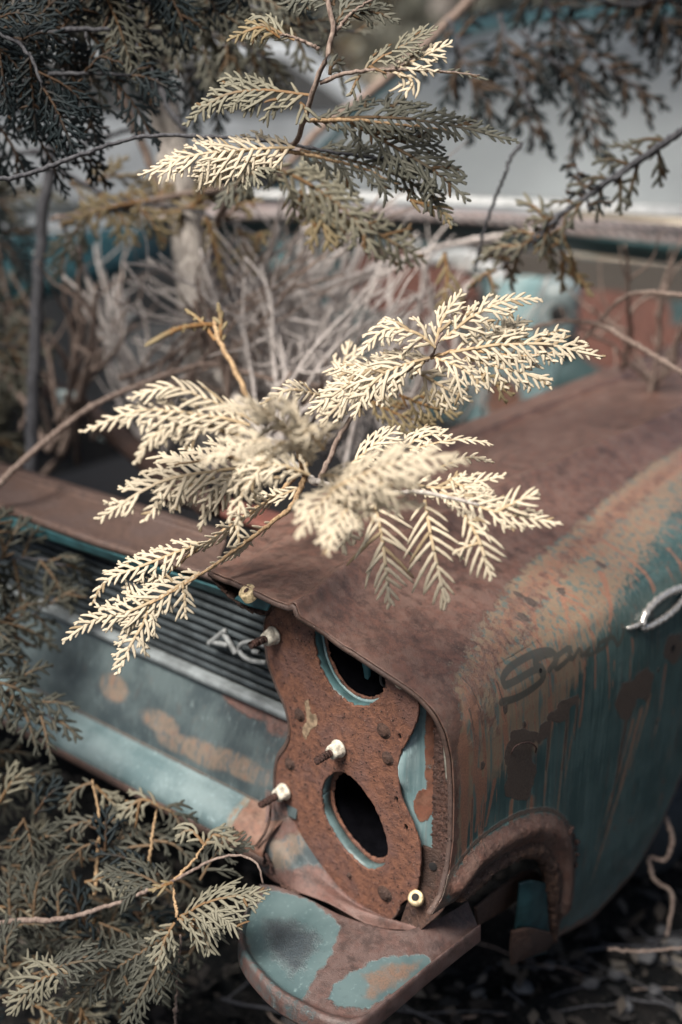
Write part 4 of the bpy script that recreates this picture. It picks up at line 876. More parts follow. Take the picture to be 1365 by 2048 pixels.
# side limbs that carry the cream sprays towards the camera
def limb(pts, r0, r1, mat=M_twigbrown, par=None, n=None, name='branch', jit=.0012):
    P = pxpath(pts, n or len(pts)*10); P = P+rng.normal(0, jit, P.shape)*.6; r = np.linspace(r0, r1, len(P))*(1+.07*rng.normal(0, 1, len(P)))
    return tube(name, [(P, r)], mat, par, 9)
B1 = limb([(400, 700, 2.66), (520, 860, 2.4), (610, 950, 2.05), (640, 965, 1.9), (700, 975, 1.82), (760, 985, 1.75), (850, 985, 1.7), (960, 1010, 1.68)], .012, .0022, M_bark, T1)
B2 = limb([(598, 940, 2.05), (560, 985, 1.98), (480, 1040, 1.93), (380, 1110, 1.90), (300, 1180, 1.88)], .0045, .0012, M_stemorange, T1)
B3 = limb([(610, 955, 2.0), (585, 1010, 1.95), (545, 1045, 1.93), (470, 1100, 1.90), (400, 1150, 1.88), (300, 1210, 1.86)], .0045, .0012, M_stemorange, T1)
B4 = limb([(610, 950, 2.0), (590, 880, 1.85), (540, 830, 1.7), (500, 800, 1.62), (470, 740, 1.62), (438, 680, 1.65), (430, 640, 1.68)], .0048, .0026, M_stemorange, T1)
B5 = limb([(640, 960, 2.0), (700, 840, 1.98), (790, 760, 1.92), (860, 715, 1.88), (872, 690, 1.86), (885, 665, 1.86)], .0045, .0016, M_twigbrown, T1)
B6 = limb([(860, 715, 1.88), (930, 700, 1.86), (1030, 712, 1.85), (1120, 705, 1.85)], .0028, .0012, M_stemorange, T1)
B7 = limb([(600, 945, 2.0), (540, 925, 1.85), (450, 915, 1.75), (350, 930, 1.72)], .0035, .0014, M_stemorange, T1)
up, dn, lf_, rt = (0, 0, .9), (0, 0, -.6), (-.6, -.4, 0), (.6, .4, 0)
H = [
 # right fan over the fender
 [SP([(745, 985, 1.74), (765, 1080, 1.72), (780, 1212, 1.71)], 62, fr=4.2, sub=False)],
 [SP([(850, 1000, 1.73), (866, 1090, 1.71), (893, 1212, 1.70)], 56, fr=4.2, sub=False)],
 [SP([(930, 1030, 1.70), (958, 1080, 1.69), (984, 1160, 1.68)], 44, fr=4.4, sub=False), SP([(960, 1085, 1.69), (930, 1095, 1.69), (905, 1108, 1.69)], 16, fr=4, sub=False)],
 [SP([(880, 985, 1.72), (980, 1020, 1.70), (1060, 1035, 1.69), (1127, 1050, 1.68)], 42, fr=4.2)],
 [SP([(990, 1025, 1.70), (1030, 1005, 1.69), (1078, 985, 1.69)], 34, fr=4.2, sub=False)],
 [SP([(900, 960, 1.75), (950, 985, 1.74), (985, 1000, 1.73)], 30, fr=4)],
 [SP([(820, 970, 1.76), (900, 975, 1.75), (1012, 950, 1.75)], 34, fr=4)],
 [SP([(690, 1000, 1.70), (690, 1060, 1.68), (686, 1108, 1.68)], 38, fr=4.4)],
 [SP([(720, 990, 1.58), (680, 1040, 1.53), (655, 1112, 1.50)], 46, fr=4.6)],
 [SP([(680, 970, 1.58), (630, 1020, 1.54), (594, 1082, 1.52)], 40, fr=4.6)],
 [SP([(660, 980, 1.56), (760, 935, 1.50), (860, 915, 1.48), (935, 925, 1.48)], 55, fr=4.8)],
 [SP([(640, 950, 1.60), (740, 960, 1.53), (850, 975, 1.50)], 55, fr=4.8)],
 [SP([(680, 1000, 1.58), (770, 1000, 1.53), (850, 1010, 1.52)], 40, fr=4.6)],
 [SP([(700, 930, 1.85), (760, 880, 1.84), (800, 858, 1.84)], 42, up, fr=4), SP([(790, 905, 1.84), (850, 872, 1.84), (905, 872, 1.84)], 34, up, fr=4)],
 [SP([(820, 900, 1.82), (900, 880, 1.82), (960, 882, 1.82), (988, 892, 1.82)], 22, up, fr=3.8)],
 [SP([(880, 935, 1.84), (940, 915, 1.85), (990, 925, 1.85)], 15, fr=3.6, sub=False)],
 # left fan
 [SP([(620, 930, 1.60), (560, 850, 1.50), (490, 815, 1.46), (420, 820, 1.46)], 50, (-.2, -.9, .5), fr=4.8)],
 [SP([(650, 900, 1.60), (590, 835, 1.50), (540, 805, 1.46)], 52, (-.2, -.9, .5), fr=4.8)],
 [SP([(600, 900, 1.62), (540, 880, 1.54), (470, 890, 1.52), (400, 930, 1.52)], 55, (-.2, -.9, .5), fr=4.6)],
 [SP([(520, 850, 1.68), (420, 800, 1.66), (340, 775, 1.65), (255, 798, 1.65)], 48, up, fr=4.6, sub=False)],
 [SP([(500, 850, 1.66), (400, 828, 1.65), (280, 822, 1.65), (160, 865, 1.65)], 44, fr=4.6)],
 [SP([(480, 870, 1.66), (380, 850, 1.65), (310, 870, 1.64), (268, 930, 1.64)], 38, fr=4.8)],
 [SP([(560, 930, 1.78), (450, 940, 1.75), (320, 965, 1.73), (195, 1040, 1.72)], 60, fr=4.2)],
 [SP([(430, 955, 1.76), (340, 990, 1.74), (285, 1045, 1.73)], 36, fr=4.2)],
 [SP([(540, 930, 1.78), (470, 960, 1.76), (430, 1000, 1.75), (398, 1060, 1.75)], 38, fr=4.2, sub=False)],
 [SP([(560, 940, 1.72), (500, 960, 1.70), (480, 1010, 1.70), (478, 1060, 1.70)], 40, fr=4.2)],
 [SP([(620, 950, 1.68), (560, 930, 1.66), (520, 940, 1.66), (490, 985, 1.66)], 44, fr=4.2)],
 # hanging thin pair
 [SP([(560, 985, 1.97), (480, 1040, 1.92), (400, 1092, 1.90), (300, 1120, 1.90)], 26, (1.4, .4, -.9), fr=3.6), SP([(400, 1085, 1.90), (290, 1130, 1.88), (215, 1160, 1.88), (182, 1212, 1.88)], 34, fr=4)],
 [SP([(545, 1045, 1.93), (470, 1100, 1.90), (400, 1150, 1.88)], 22, (1.4, .4, -.9), fr=3.6), SP([(400, 1145, 1.88), (280, 1215, 1.86), (190, 1240, 1.86), (125, 1285, 1.86)], 40, fr=3.8)],
 [SP([(300, 1190, 1.87), (290, 1240, 1.86), (262, 1290, 1.86), (234, 1350, 1.86)], 36, fr=3.8)],
 [SP([(365, 1165, 1.87), (370, 1195, 1.87), (372, 1238, 1.87)], 30, fr=3.6, sub=False)],
 [SP([(470, 1040, 1.92), (478, 1075, 1.91), (476, 1112, 1.91)], 26, fr=3.6, sub=False)], [SP([(600, 975, 1.98), (560, 990, 1.96), (520, 985, 1.96)], 26, fr=3.6)],
 # right upper cluster
 [SP([(872, 695, 1.86), (830, 665, 1.85), (770, 660, 1.85), (715, 712, 1.85)], 34, fr=4)],
 [SP([(872, 690, 1.86), (885, 640, 1.86), (925, 580, 1.86)], 30, fr=4)],
 [SP([(885, 680, 1.86), (950, 630, 1.85), (1020, 600, 1.85), (1085, 598, 1.85)], 36, fr=4)],
 [SP([(900, 705, 1.86), (1000, 690, 1.85), (1100, 690, 1.85), (1205, 715, 1.85)], 52, fr=3.9)],
 [SP([(930, 715, 1.86), (1000, 735, 1.85), (1060, 750, 1.85), (1105, 775, 1.85)], 42, fr=3.9)],
 [SP([(960, 700, 1.88), (1020, 670, 1.88), (1055, 645, 1.88)], 36, up, fr=3.9)],
 [SP([(860, 715, 1.87), (780, 740, 1.85), (735, 780, 1.85), (708, 838, 1.85)], 52, fr=4)],
 [SP([(850, 725, 1.88), (750, 745, 1.88), (680, 780, 1.88), (615, 830, 1.88)], 46, fr=4)],
 [SP([(830, 740, 1.90), (880, 770, 1.90), (945, 805, 1.90)], 40, fr=3.9)],
 [SP([(870, 715, 1.86), (920, 735, 1.85), (975, 775, 1.85)], 34, fr=3.9)],
 [SP([(760, 760, 1.95), (700, 790, 1.96), (640, 850, 1.98)], 44, fr=4)],
 [SP([(680, 770, 2.05), (690, 720, 2.08), (700, 680, 2.1)], 34, fr=4.2)],
 [SP([(640, 790, 1.85), (580, 780, 1.80), (520, 810, 1.78)], 26, fr=4)],
]
for i, h in enumerate(H): spray('spray', h, M_cream, T1, 100+i)
for i, h in enumerate([[SP([(800, 790, 2.05), (850, 810, 2.08), (920, 830, 2.1)], 42, fr=4.2)], [SP([(740, 800, 2.1), (800, 830, 2.12), (870, 850, 2.15)], 40, fr=4.2)], [SP([(960, 745, 2.0), (1000, 775, 2.0), (1030, 790, 2.0)], 28, fr=4)], [SP([(430, 650, 1.68), (400, 650, 1.66), (350, 660, 1.62), (290, 692, 1.60)], 9, fr=7, sub=False)], [SP([(432, 680, 1.66), (400, 640, 1.68), (370, 618, 1.7)], 12, fr=5, sub=False)], [SP([(440, 690, 1.66), (442, 640, 1.66), (436, 605, 1.66)], 14, fr=5, sub=False)]]):
    spray('spray', h, M_gold, T1, 160+i)

# the taller leader beside it, its lit and shaded sprays given separate colours
T2 = root('cedar_tree', 'slim cedar leader with brown stem and grey green sprays before the windshield', 'cedar tree', tuple(at(560, 860, z=.42)))
tube('trunk', [(pxpath([(470, 900, 3.15), (440, 760, 3.05), (420, 600, 2.95), (425, 470, 2.7), (480, 375, 2.35), (545, 325, 2.08), (590, 285, 1.98), (610, 235, 1.92), (632, 170, 1.88), (655, 110, 1.86), (668, 60, 1.86), (655, 0, 1.86), (640, -120, 1.86)], 120)+rng.normal(0, .0012, (120, 3)), np.interp(np.linspace(0, 1, 120), [0, .5, .62, 1], [.014, .008, .0048, .0034]))], M_twigbrown, T2, 9)
limb([(640, 165, 1.88), (700, 145, 1.87), (760, 140, 1.86), (860, 142, 1.86), (960, 150, 1.86)], .0034, .001, M_twigbrown, T2)
limb([(640, 100, 1.87), (590, 75, 1.87), (560, 70, 1.87)], .003, .0014, M_twigbrown, T2)
limb([(668, 70, 1.87), (700, 30, 1.87), (760, -10, 1.87)], .003, .0014, M_twigbrown, T2)
limb([(612, 240, 1.94), (700, 240, 1.95), (800, 250, 1.95), (900, 260, 1.95)], .0034, .0014, M_stemorange, T2)
limb([(560, 300, 2.0), (640, 315, 2.0), (720, 335, 2.0), (800, 370, 2.0)], .0034, .0014, M_stemorange, T2)
limb([(480, 375, 2.35), (400, 385, 2.6), (300, 400, 2.6), (100, 440, 2.6)], .008, .004, M_twigbrown, T2)
D2 = [([SP([(620, 190, 1.90), (520, 180, 1.90), (440, 195, 1.90), (368, 250, 1.90)], 46, fr=3.9)], M_khaki), ([SP([(600, 205, 1.9), (610, 215, 1.9), (615, 240, 1.9)], 30, fr=3.8, sub=False)], M_khaki),
 ([SP([(590, 295, 1.95), (470, 300, 1.92), (370, 315, 1.90), (278, 352, 1.90)], 50, fr=3.9)], M_cream), ([SP([(540, 300, 1.95), (505, 330, 1.93), (520, 372, 1.92)], 40, fr=3.8)], M_khaki), ([SP([(500, 300, 1.95), (420, 320, 1.92), (395, 385, 1.92)], 34, fr=3.8)], M_cream),
 ([SP([(720, 145, 1.87), (780, 105, 1.86), (875, 55, 1.86)], 42, up, fr=3.7)], M_khaki), ([SP([(780, 145, 1.86), (840, 115, 1.86), (905, 85, 1.86)], 36, fr=3.9)], M_cream), ([SP([(800, 145, 1.86), (825, 165, 1.86), (810, 190, 1.86)], 34, fr=3.8, sub=False)], M_cream), ([SP([(860, 142, 1.86), (930, 148, 1.86), (978, 160, 1.86)], 12, fr=3.6, sub=False)], M_olive), ([SP([(720, 150, 1.87), (712, 165, 1.87), (700, 192, 1.87)], 24, fr=3.7, sub=False)], M_khaki),
 ([SP([(660, 150, 1.88), (665, 130, 1.88), (690, 115, 1.88)], 20, fr=4.4, sub=False)], M_olive),
 ([SP([(620, 240, 1.95), (760, 235, 1.95), (900, 250, 1.95), (1038, 285, 1.95)], 46, fr=3.9)], M_olive), ([SP([(700, 245, 1.97), (800, 300, 1.97), (880, 350, 1.97), (938, 402, 1.97)], 54, fr=3.9)], M_olive), ([SP([(600, 300, 2.0), (720, 325, 2.0), (830, 370, 2.0), (912, 452, 2.0)], 50, fr=3.9)], M_olive), ([SP([(780, 245, 1.96), (790, 210, 1.96), (810, 195, 1.96)], 34, fr=3.9)], M_olive),
 ([SP([(560, 75, 1.87), (520, 55, 1.86), (455, 80, 1.86)], 24, fr=3.8)], M_gold), ([SP([(590, 80, 1.87), (520, 50, 1.88), (505, 90, 1.88)], 30, fr=3.8)], M_khaki), ([SP([(700, 30, 1.87), (750, 25, 1.88), (800, 45, 1.88)], 30, fr=3.8)], M_olive), ([SP([(665, 60, 1.87), (690, 20, 1.87), (730, -20, 1.87)], 36, fr=3.8)], M_olive), ([SP([(670, 10, 1.87), (620, -10, 1.88), (560, 10, 1.88)], 36, fr=3.8)], M_olive),
 ([SP([(540, 330, 2.15), (620, 370, 2.18), (700, 430, 2.2), (760, 520, 2.2)], 58, fr=4.4)], M_khaki), ([SP([(600, 380, 2.2), (640, 430, 2.2), (660, 500, 2.2)], 50, fr=4.4)], M_gold), ([SP([(700, 430, 2.2), (760, 470, 2.22), (850, 520, 2.25)], 46, fr=4.4)], M_khaki), ([SP([(560, 320, 2.15), (480, 360, 2.2), (430, 420, 2.2)], 44, fr=4.4)], M_olive), ([SP([(680, 420, 2.25), (640, 360, 2.25), (590, 350, 2.25)], 44, fr=4.4)], M_khaki),
 ([SP([(820, 400, 2.0), (880, 420, 2.0), (905, 455, 2.0)], 26, fr=4, sub=False)], M_gold), ([SP([(890, 505, 2.4), (895, 560, 2.4), (880, 640, 2.4)], 34, fr=4.6, sub=False)], M_gold), ([SP([(300, 400, 2.5), (200, 420, 2.5), (120, 450, 2.5)], 34, fr=4.6)], M_gold), ([SP([(180, 430, 2.5), (140, 480, 2.5), (110, 560, 2.5)], 36, fr=4.4)], M_olive), ([SP([(420, 395, 2.6), (360, 420, 2.6), (300, 430, 2.6)], 24, fr=4.6)], M_gold)]
for i, (h, m) in enumerate(D2): spray('spray', h, m, T2, 200+i)

# --- other cedars: each with its own trunk, limbs and scattered sprays
def cedar(label, base, trunkpts, limbs, mats, seed, fr=4.2, K=6, tr=(.03, .02), leg=None, dens=.85, n_side=5, wpx=52, lpx=170, bmat=M_barkdark, ring=RING4, merge=False, sidedir=None, vis=1):
    rg = np.random.default_rng(seed); T = root('cedar_tree', label, 'cedar tree', base)
    tp_ = pxpath(trunkpts, 50); tube('trunk', [(tp_+rg.normal(0, .002, tp_.shape), np.linspace(tr[0], tr[1], 50))], bmat, T, 10)
    for li, (pts, r0) in enumerate(limbs):
        P = pxpath(pts, len(pts)*10); P += rg.normal(0, .0015, P.shape); r = np.linspace(r0, r0*.35, len(P))
        tube('branch', [(P, r)], bmat, T, 7)
        dm = np.mean([p[2] for p in pts]); sc_ = dm/FPX; specs = []
        Lp = np.linalg.norm(np.diff(P, axis=0), axis=1).sum()
        n = max(3, int(Lp/(sc_*lpx)*n_side))
        for k in range(n+1):
            t = .12+.88*k/n; i = min(int(t*(len(P)-1)), len(P)-2); o = P[i]; tg = P[i+1]-P[i]; tg /= np.linalg.norm(tg)
            side = 1 if k % 2 else -1; v = CP-o; v /= np.linalg.norm(v); lat = np.cross(v, tg)*side; lat /= np.linalg.norm(lat)
            if k == n: lat *= 0
            dirn = tg*(.75+rg.normal(0, .15))+lat*(.75+rg.normal(0, .2))+np.array([0, 0, -.10])+v*rg.normal(0, .3); dirn /= np.linalg.norm(dirn)
            L = sc_*lpx*(1-.45*t)*(1+rg.normal(0, .2)); q = o+dirn*L*.5+np.array([0, 0, .02*L]); e = o+dirn*L+np.array([0, 0, -.18*L])
            specs.append(dict(pts=np.array([o, q, e]), w=sc_*wpx*(1-.35*t)*(1+rg.normal(0, .12)), n=facing(o, rg.normal(0, .35, 3), rg), fr=fr*sc_, droop=.9, dens=dens))
        spray('foliage', specs, mats[li % len(mats)], T, seed*31+li, ring, K)
    return T
TL = cedar('dark cedar hanging over the upper left corner', tuple(at(-200, 900, z=.05)),
  [(-350, 1400, 2.3), (-300, 500, 2.2), (-250, 0, 2.1), (-200, -400, 2.1)],
  [([(-260, 120, 2.15), (-50, 90, 2.1), (150, 60, 2.1), (330, 60, 2.15)], .008), ([(-280, 200, 2.15), (-60, 190, 2.1), (100, 150, 2.1), (260, 150, 2.1)], .007), ([(-250, -60, 2.1), (-20, -20, 2.1), (200, -10, 2.1), (420, 20, 2.15)], .008), ([(-240, -150, 2.1), (60, -80, 2.1), (300, -60, 2.1), (520, -30, 2.15)], .008), ([(-280, 260, 2.2), (-80, 250, 2.2), (40, 260, 2.2), (140, 300, 2.2)], .006), ([(-100, 30, 2.0), (40, 90, 2.0), (90, 180, 2.0)], .005), ([(150, -100, 2.4), (330, -20, 2.4), (430, 80, 2.4), (500, 120, 2.4)], .006)],
  [M_dark, M_dark, M_olive, M_dark], 11, n_side=4.6, wpx=80, lpx=205, fr=3.3)
TLc = cedar('blurred grey cedar filling the left edge', tuple(at(-260, 1500, z=.05)),
  [(-330, 1500, 3.05), (-300, 1000, 3.0), (-280, 600, 2.95), (-280, 300, 2.95)],
  [([(-300, 900, 3.05), (-120, 800, 3.05), (30, 740, 3.05)], .008), ([(-300, 700, 3.05), (-120, 640, 3.05), (20, 610, 3.05)], .008), ([(-290, 500, 3.05), (-150, 480, 3.05), (10, 470, 3.05)], .007), ([(-300, 1000, 3.05), (-150, 900, 3.05), (0, 870, 3.05)], .007), ([(-290, 420, 3.05), (-150, 400, 3.05), (20, 400, 3.05)], .007), ([(-280, 800, 2.95), (-130, 700, 2.95), (60, 690, 2.95)], .007)],
  [M_olive, M_olive, M_dark, M_khaki], 12, n_side=10, wpx=70, lpx=180)
TR = cedar('blurred dark cedar branch hanging in front of the windshield', tuple(at(2700, 1500, d=2.5)),
  [(2700, 1500, 2.5), (2500, 600, 2.5), (2150, 0, 2.6), (1600, -120, 2.85)],
  [([(1560, -80, 2.9), (1380, -20, 2.8), (1250, 10, 2.75), (1150, -30, 2.7)], .010), ([(1060, -60, 2.65), (1110, 30, 2.7), (1180, 110, 2.7), (1240, 150, 2.7), (1290, 190, 2.7)], .006), ([(1040, 60, 2.7), (1090, 110, 2.7), (1150, 160, 2.7), (1180, 240, 2.7), (1190, 285, 2.7)], .006), ([(1000, 30, 2.7), (1020, 110, 2.7), (1050, 180, 2.7), (1062, 270, 2.7)], .006), ([(900, 40, 2.7), (930, 120, 2.7), (960, 180, 2.7), (980, 220, 2.7)], .005), ([(1240, -60, 2.8), (1300, 0, 2.8), (1345, 60, 2.8), (1400, 110, 2.8)], .006)],
  [M_dark, M_dark, M_dark, M_dark], 13, n_side=6, wpx=46, lpx=115, fr=4.6, tr=(.04, .03))
TM = cedar('small olive cedar sprig on the bare branch below the windshield', tuple(at(2500, 1400, d=2.2)),
  [(2500, 1400, 2.2), (2200, 700, 2.2), (1700, 190, 2.25), (1365, 262, 2.3)],
  [([(1365, 262, 2.3), (1250, 340, 2.3), (1150, 410, 2.3), (1060, 480, 2.3)], .007), ([(1180, 420, 2.3), (1165, 370, 2.3), (1150, 330, 2.3)], .003), ([(1120, 440, 2.3), (1070, 480, 2.35), (1010, 530, 2.4), (960, 560, 2.4)], .003), ([(1130, 440, 2.35), (1120, 500, 2.4), (1150, 560, 2.4)], .003)],
  [M_olive, M_dark, M_khaki, M_gold], 14, n_side=3.5, wpx=38, lpx=90, tr=(.012, .007))
# low juniper-like cedar in front of the bumper, bottom left
TB = root('cedar_tree', 'grey khaki cedar sprawling below the bumper at the lower left', 'cedar tree', tuple(at(-150, 2150, z=.05)))
rg_ = np.random.default_rng(5)
limb([(-200, 1900, 2.05), (0, 1846, 2.05), (120, 1838, 2.03), (230, 1808, 2.0), (300, 1780, 1.98), (350, 1760, 1.96), (420, 1722, 1.94), (470, 1710, 1.93), (515, 1728, 1.92), (528, 1770, 1.92)], .0055, .0014, M_twigbrown, TB, name='branch')
limb([(350, 1760, 1.96), (380, 1730, 1.96), (410, 1690, 1.97)], .003, .0012, M_stemorange, TB)
limb([(355, 1835, 1.92), (350, 1800, 1.94), (345, 1765, 1.96)], .0026, .0014, M_stemorange, TB)
limb([(190, 1790, 2.1), (197, 1700, 2.12), (200, 1640, 2.12), (185, 1560, 2.14)], .0034, .0016, M_stemorange, TB)
limb([(298, 1730, 2.1), (305, 1670, 2.1), (316, 1610, 2.12)], .0030, .0014, M_stemorange, TB)
HB_ = [
 ([SP([(360, 1832, 1.92), (430, 1800, 1.90), (540, 1782, 1.88)], 50, up, fr=3.8)], M_khaki), ([SP([(355, 1838, 1.92), (420, 1842, 1.90), (484, 1850, 1.89)], 42, fr=3.8)], M_khaki), ([SP([(350, 1845, 1.92), (330, 1880, 1.91), (315, 1935, 1.90)], 32, fr=3.8)], M_khaki), ([SP([(380, 1845, 1.92), (410, 1870, 1.91), (420, 1912, 1.90)], 34, fr=3.8, sub=False)], M_khaki),
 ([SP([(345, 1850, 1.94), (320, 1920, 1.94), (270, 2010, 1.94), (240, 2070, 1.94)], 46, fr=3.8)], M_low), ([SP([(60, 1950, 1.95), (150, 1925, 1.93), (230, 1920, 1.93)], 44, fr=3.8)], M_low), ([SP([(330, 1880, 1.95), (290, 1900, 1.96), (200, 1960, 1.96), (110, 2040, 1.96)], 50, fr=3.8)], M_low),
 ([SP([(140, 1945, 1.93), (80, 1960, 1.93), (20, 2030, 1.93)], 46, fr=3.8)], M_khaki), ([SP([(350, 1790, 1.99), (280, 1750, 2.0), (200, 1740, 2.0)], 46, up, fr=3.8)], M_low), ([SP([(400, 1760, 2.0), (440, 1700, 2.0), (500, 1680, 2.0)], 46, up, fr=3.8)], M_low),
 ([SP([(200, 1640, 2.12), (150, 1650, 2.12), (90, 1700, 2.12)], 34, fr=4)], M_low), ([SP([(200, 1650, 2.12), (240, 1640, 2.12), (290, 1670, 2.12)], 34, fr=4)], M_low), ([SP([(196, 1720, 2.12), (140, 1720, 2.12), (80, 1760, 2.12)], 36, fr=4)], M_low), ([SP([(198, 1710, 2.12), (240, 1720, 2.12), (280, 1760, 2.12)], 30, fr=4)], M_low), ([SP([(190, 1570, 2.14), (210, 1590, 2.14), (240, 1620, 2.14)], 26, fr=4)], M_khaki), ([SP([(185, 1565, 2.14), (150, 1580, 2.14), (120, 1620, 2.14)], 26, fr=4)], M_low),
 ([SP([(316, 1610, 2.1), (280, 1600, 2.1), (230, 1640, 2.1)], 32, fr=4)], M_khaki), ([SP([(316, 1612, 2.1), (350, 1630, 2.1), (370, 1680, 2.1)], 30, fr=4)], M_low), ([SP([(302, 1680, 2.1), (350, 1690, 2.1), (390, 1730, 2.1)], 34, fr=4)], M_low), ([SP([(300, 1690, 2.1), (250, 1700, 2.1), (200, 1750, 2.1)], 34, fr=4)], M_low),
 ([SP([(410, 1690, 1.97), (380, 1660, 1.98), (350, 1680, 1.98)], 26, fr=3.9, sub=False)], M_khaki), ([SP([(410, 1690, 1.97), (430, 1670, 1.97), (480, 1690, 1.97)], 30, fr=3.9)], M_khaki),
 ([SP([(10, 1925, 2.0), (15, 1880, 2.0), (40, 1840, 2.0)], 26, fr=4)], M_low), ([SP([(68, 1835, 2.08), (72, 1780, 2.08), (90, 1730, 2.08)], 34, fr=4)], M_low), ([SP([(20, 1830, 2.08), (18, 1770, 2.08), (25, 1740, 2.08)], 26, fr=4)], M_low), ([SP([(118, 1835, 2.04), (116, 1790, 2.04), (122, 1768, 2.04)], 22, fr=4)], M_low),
 ([SP([(340, 1765, 1.95), (320, 1770, 1.94), (300, 1790, 1.94)], 18, fr=4.2)], M_stem_red) if False else ([SP([(345, 1765, 1.95), (325, 1772, 1.94), (298, 1782, 1.94)], 18, fr=4.2)], M_gold)]
for i, (h, m) in enumerate(HB_): spray('spray', h, m, TB, 400+i)
sp_ = []
for i in range(84):
    a, b = rg_.uniform(-60, 440), rg_.uniform(1520, 2090)
    if b < 1450+a*.62+90: b = 1450+a*.62+90+rg_.uniform(40, 300)
    if a > 330 and b > 1960: continue
    d = rg_.uniform(2.08, 2.32); an = rg_.uniform(0, 2*math.pi); l = rg_.uniform(80, 150)
    e = (a+math.cos(an)*l, b+math.sin(an)*l*.8)
    sp_.append((SP([(a, b, d), ((a+e[0])/2, (b+e[1])/2-12, d), (e[0], e[1], d)], rg_.uniform(28, 46), rg_.normal(0, .4, 3), fr=4, dens=.9)))
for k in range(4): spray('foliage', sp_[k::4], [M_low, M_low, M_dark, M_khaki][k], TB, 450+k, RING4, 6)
# another in front of the grille, soft
TG = cedar('soft grey cedar sprays in front of the grille at the left', tuple(at(-250, 1900, z=.05)),
  [(-330, 2000, 2.3), (-300, 1500, 2.2), (-280, 1200, 2.2), (-280, 1100, 2.2)],
  [([(-280, 1240, 2.2), (-60, 1240, 2.2), (50, 1235, 2.3), (110, 1200, 2.3)], .005), ([(-280, 1180, 2.2), (-100, 1130, 2.2), (40, 1115, 2.3), (130, 1130, 2.3)], .005), ([(-280, 1350, 2.1), (-100, 1340, 2.1), (20, 1390, 2.15), (110, 1440, 2.15)], .005), ([(-250, 1500, 2.2), (-100, 1490, 2.2), (-10, 1540, 2.3), (60, 1570, 2.3)], .005)],
  [M_low, M_low, M_low, M_low], 15, n_side=5, wpx=66, lpx=160, fr=3.9, tr=(.016, .01))

# ------------------------------------------------------------------ bare shrubs standing in the engine bay
def shrub(label, base, tips, mat, seed, r0=.007, group=None, mids=None):
    """base (px,py,d), tips list of (px,py,d): each stem a part, with forks of its own"""
    rg = np.random.default_rng(seed); b = at(base[0], base[1], d=base[2]); T = root('bare_shrub', label, 'shrub', tuple(b))
    for t in tips:
        e = at(t[0], t[1], d=t[2]); r = r0*(t[3] if len(t) > 3 else 1)*rg.uniform(.75, 1.15)
        P, R = twig(b+rg.normal(0, .03, 3), e, r, r*.35, .035, 26, rg); o = tube('stem', [(P, R)], mat, T, 7)
        for k in range(rg.integers(2, 5)):
            i = rg.integers(6, 22); L = np.linalg.norm(e-b)*rg.uniform(.18, .42); d_ = (P[i+1]-P[i]); d_ /= np.linalg.norm(d_); d_ = d_+rg.normal(0, .55, 3); d_ /= np.linalg.norm(d_)
            P2, R2 = twig(P[i], P[i]+d_*L, R[i]*.75, R[i]*.3, .045, 14, rg); tube('twig', [(P2, R2)], mat, o, 6)
    return T
fan = lambda x0, x1, y0, y1, d0, d1, n, sd, s=1.0: [(q.uniform(x0, x1), q.uniform(y0, y1), q.uniform(d0, d1)-.2, s*q.uniform(.7, 1.7)) for q in [np.random.default_rng(sd)] for _ in range(n)]
shrub('pale bleached brush fanning up in the middle of the engine bay', (600, 900, 2.75), fan(330, 860, 360, 700, 2.6, 3.3, 10, 1)+[(505, 560, 2.7, 2.0), (410, 520, 2.8, 2.2)], M_twiggrey, 21, .0075)
shrub('pale brush arching left of the cedar trunk in the engine bay', (330, 900, 2.9), fan(60, 560, 400, 700, 2.7, 3.4, 9, 2), M_twiggrey, 22, .007)
shrub('pale thin brush low in front of the rust red firewall', (780, 880, 2.8), fan(620, 1000, 420, 640, 2.7, 3.4, 13, 3), M_twiggrey, 23, .006)
shrub('brownish tangle of stems behind the latch panel', (480, 960, 2.6), fan(180, 760, 560, 800, 2.5, 3.0, 13, 4), M_twigbrown, 24, .006)
shrub('pale upright stems behind the lit cream spray', (700, 930, 2.55), fan(600, 900, 640, 800, 2.5, 2.9, 10, 5), M_twiggrey, 25, .006)
shrub('wide pale brush crossing low over the bay floor', (420, 820, 2.9), fan(540, 900, 560, 860, 2.7, 3.2, 12, 31), M_twiggrey, 31, .008)
shrub('pale crossing stems in front of the far fender', (700, 760, 3.1), fan(250, 560, 430, 700, 2.9, 3.4, 12, 32), M_twiggrey, 32, .008)
shrub('bleached stems leaning right from the foot of the cedar trunk', (470, 800, 3.0), fan(520, 860, 400, 560, 2.9, 3.3, 12, 33), M_twiggrey, 33, .0085)
shrub('thin pale stems criss crossing in front of the brush', (560, 900, 2.45), fan(300, 860, 420, 640, 2.5, 2.8, 12, 41, .6), M_twiggrey, 41, .0055)
shrub('thin pale stems slanting left over the bay', (740, 820, 2.6), fan(200, 560, 440, 620, 2.6, 2.9, 10, 42, .6), M_twiggrey, 42, .0055)
shrub('thin brown stems slanting right over the bay', (300, 820, 2.6), fan(500, 900, 380, 560, 2.6, 2.9, 10, 43, .6), M_twigbrown, 43, .0055)
shrub('pale stems rising in front of the rust red firewall', (900, 800, 2.9), fan(780, 1100, 440, 620, 2.8, 3.1, 10, 44, .7), M_twiggrey, 44, .006)
shrub('brown shrub leaning over the rear of the near fender', (1300, 800, 2.9), [(1250, 490, 2.6, 1.1), (1365, 480, 2.7, 1.0), (1150, 640, 2.7, .8), (1420, 560, 2.8, 1.0), (1200, 520, 2.9, .8), (1380, 640, 2.7, .9), (1120, 560, 2.9, .7)], M_twigbrown, 26, .0065)
shrub('dusky stems at the far left of the engine bay', (120, 900, 3.0), fan(-20, 260, 420, 700, 2.8, 3.3, 10, 6), M_twigbrown, 27, .0065)
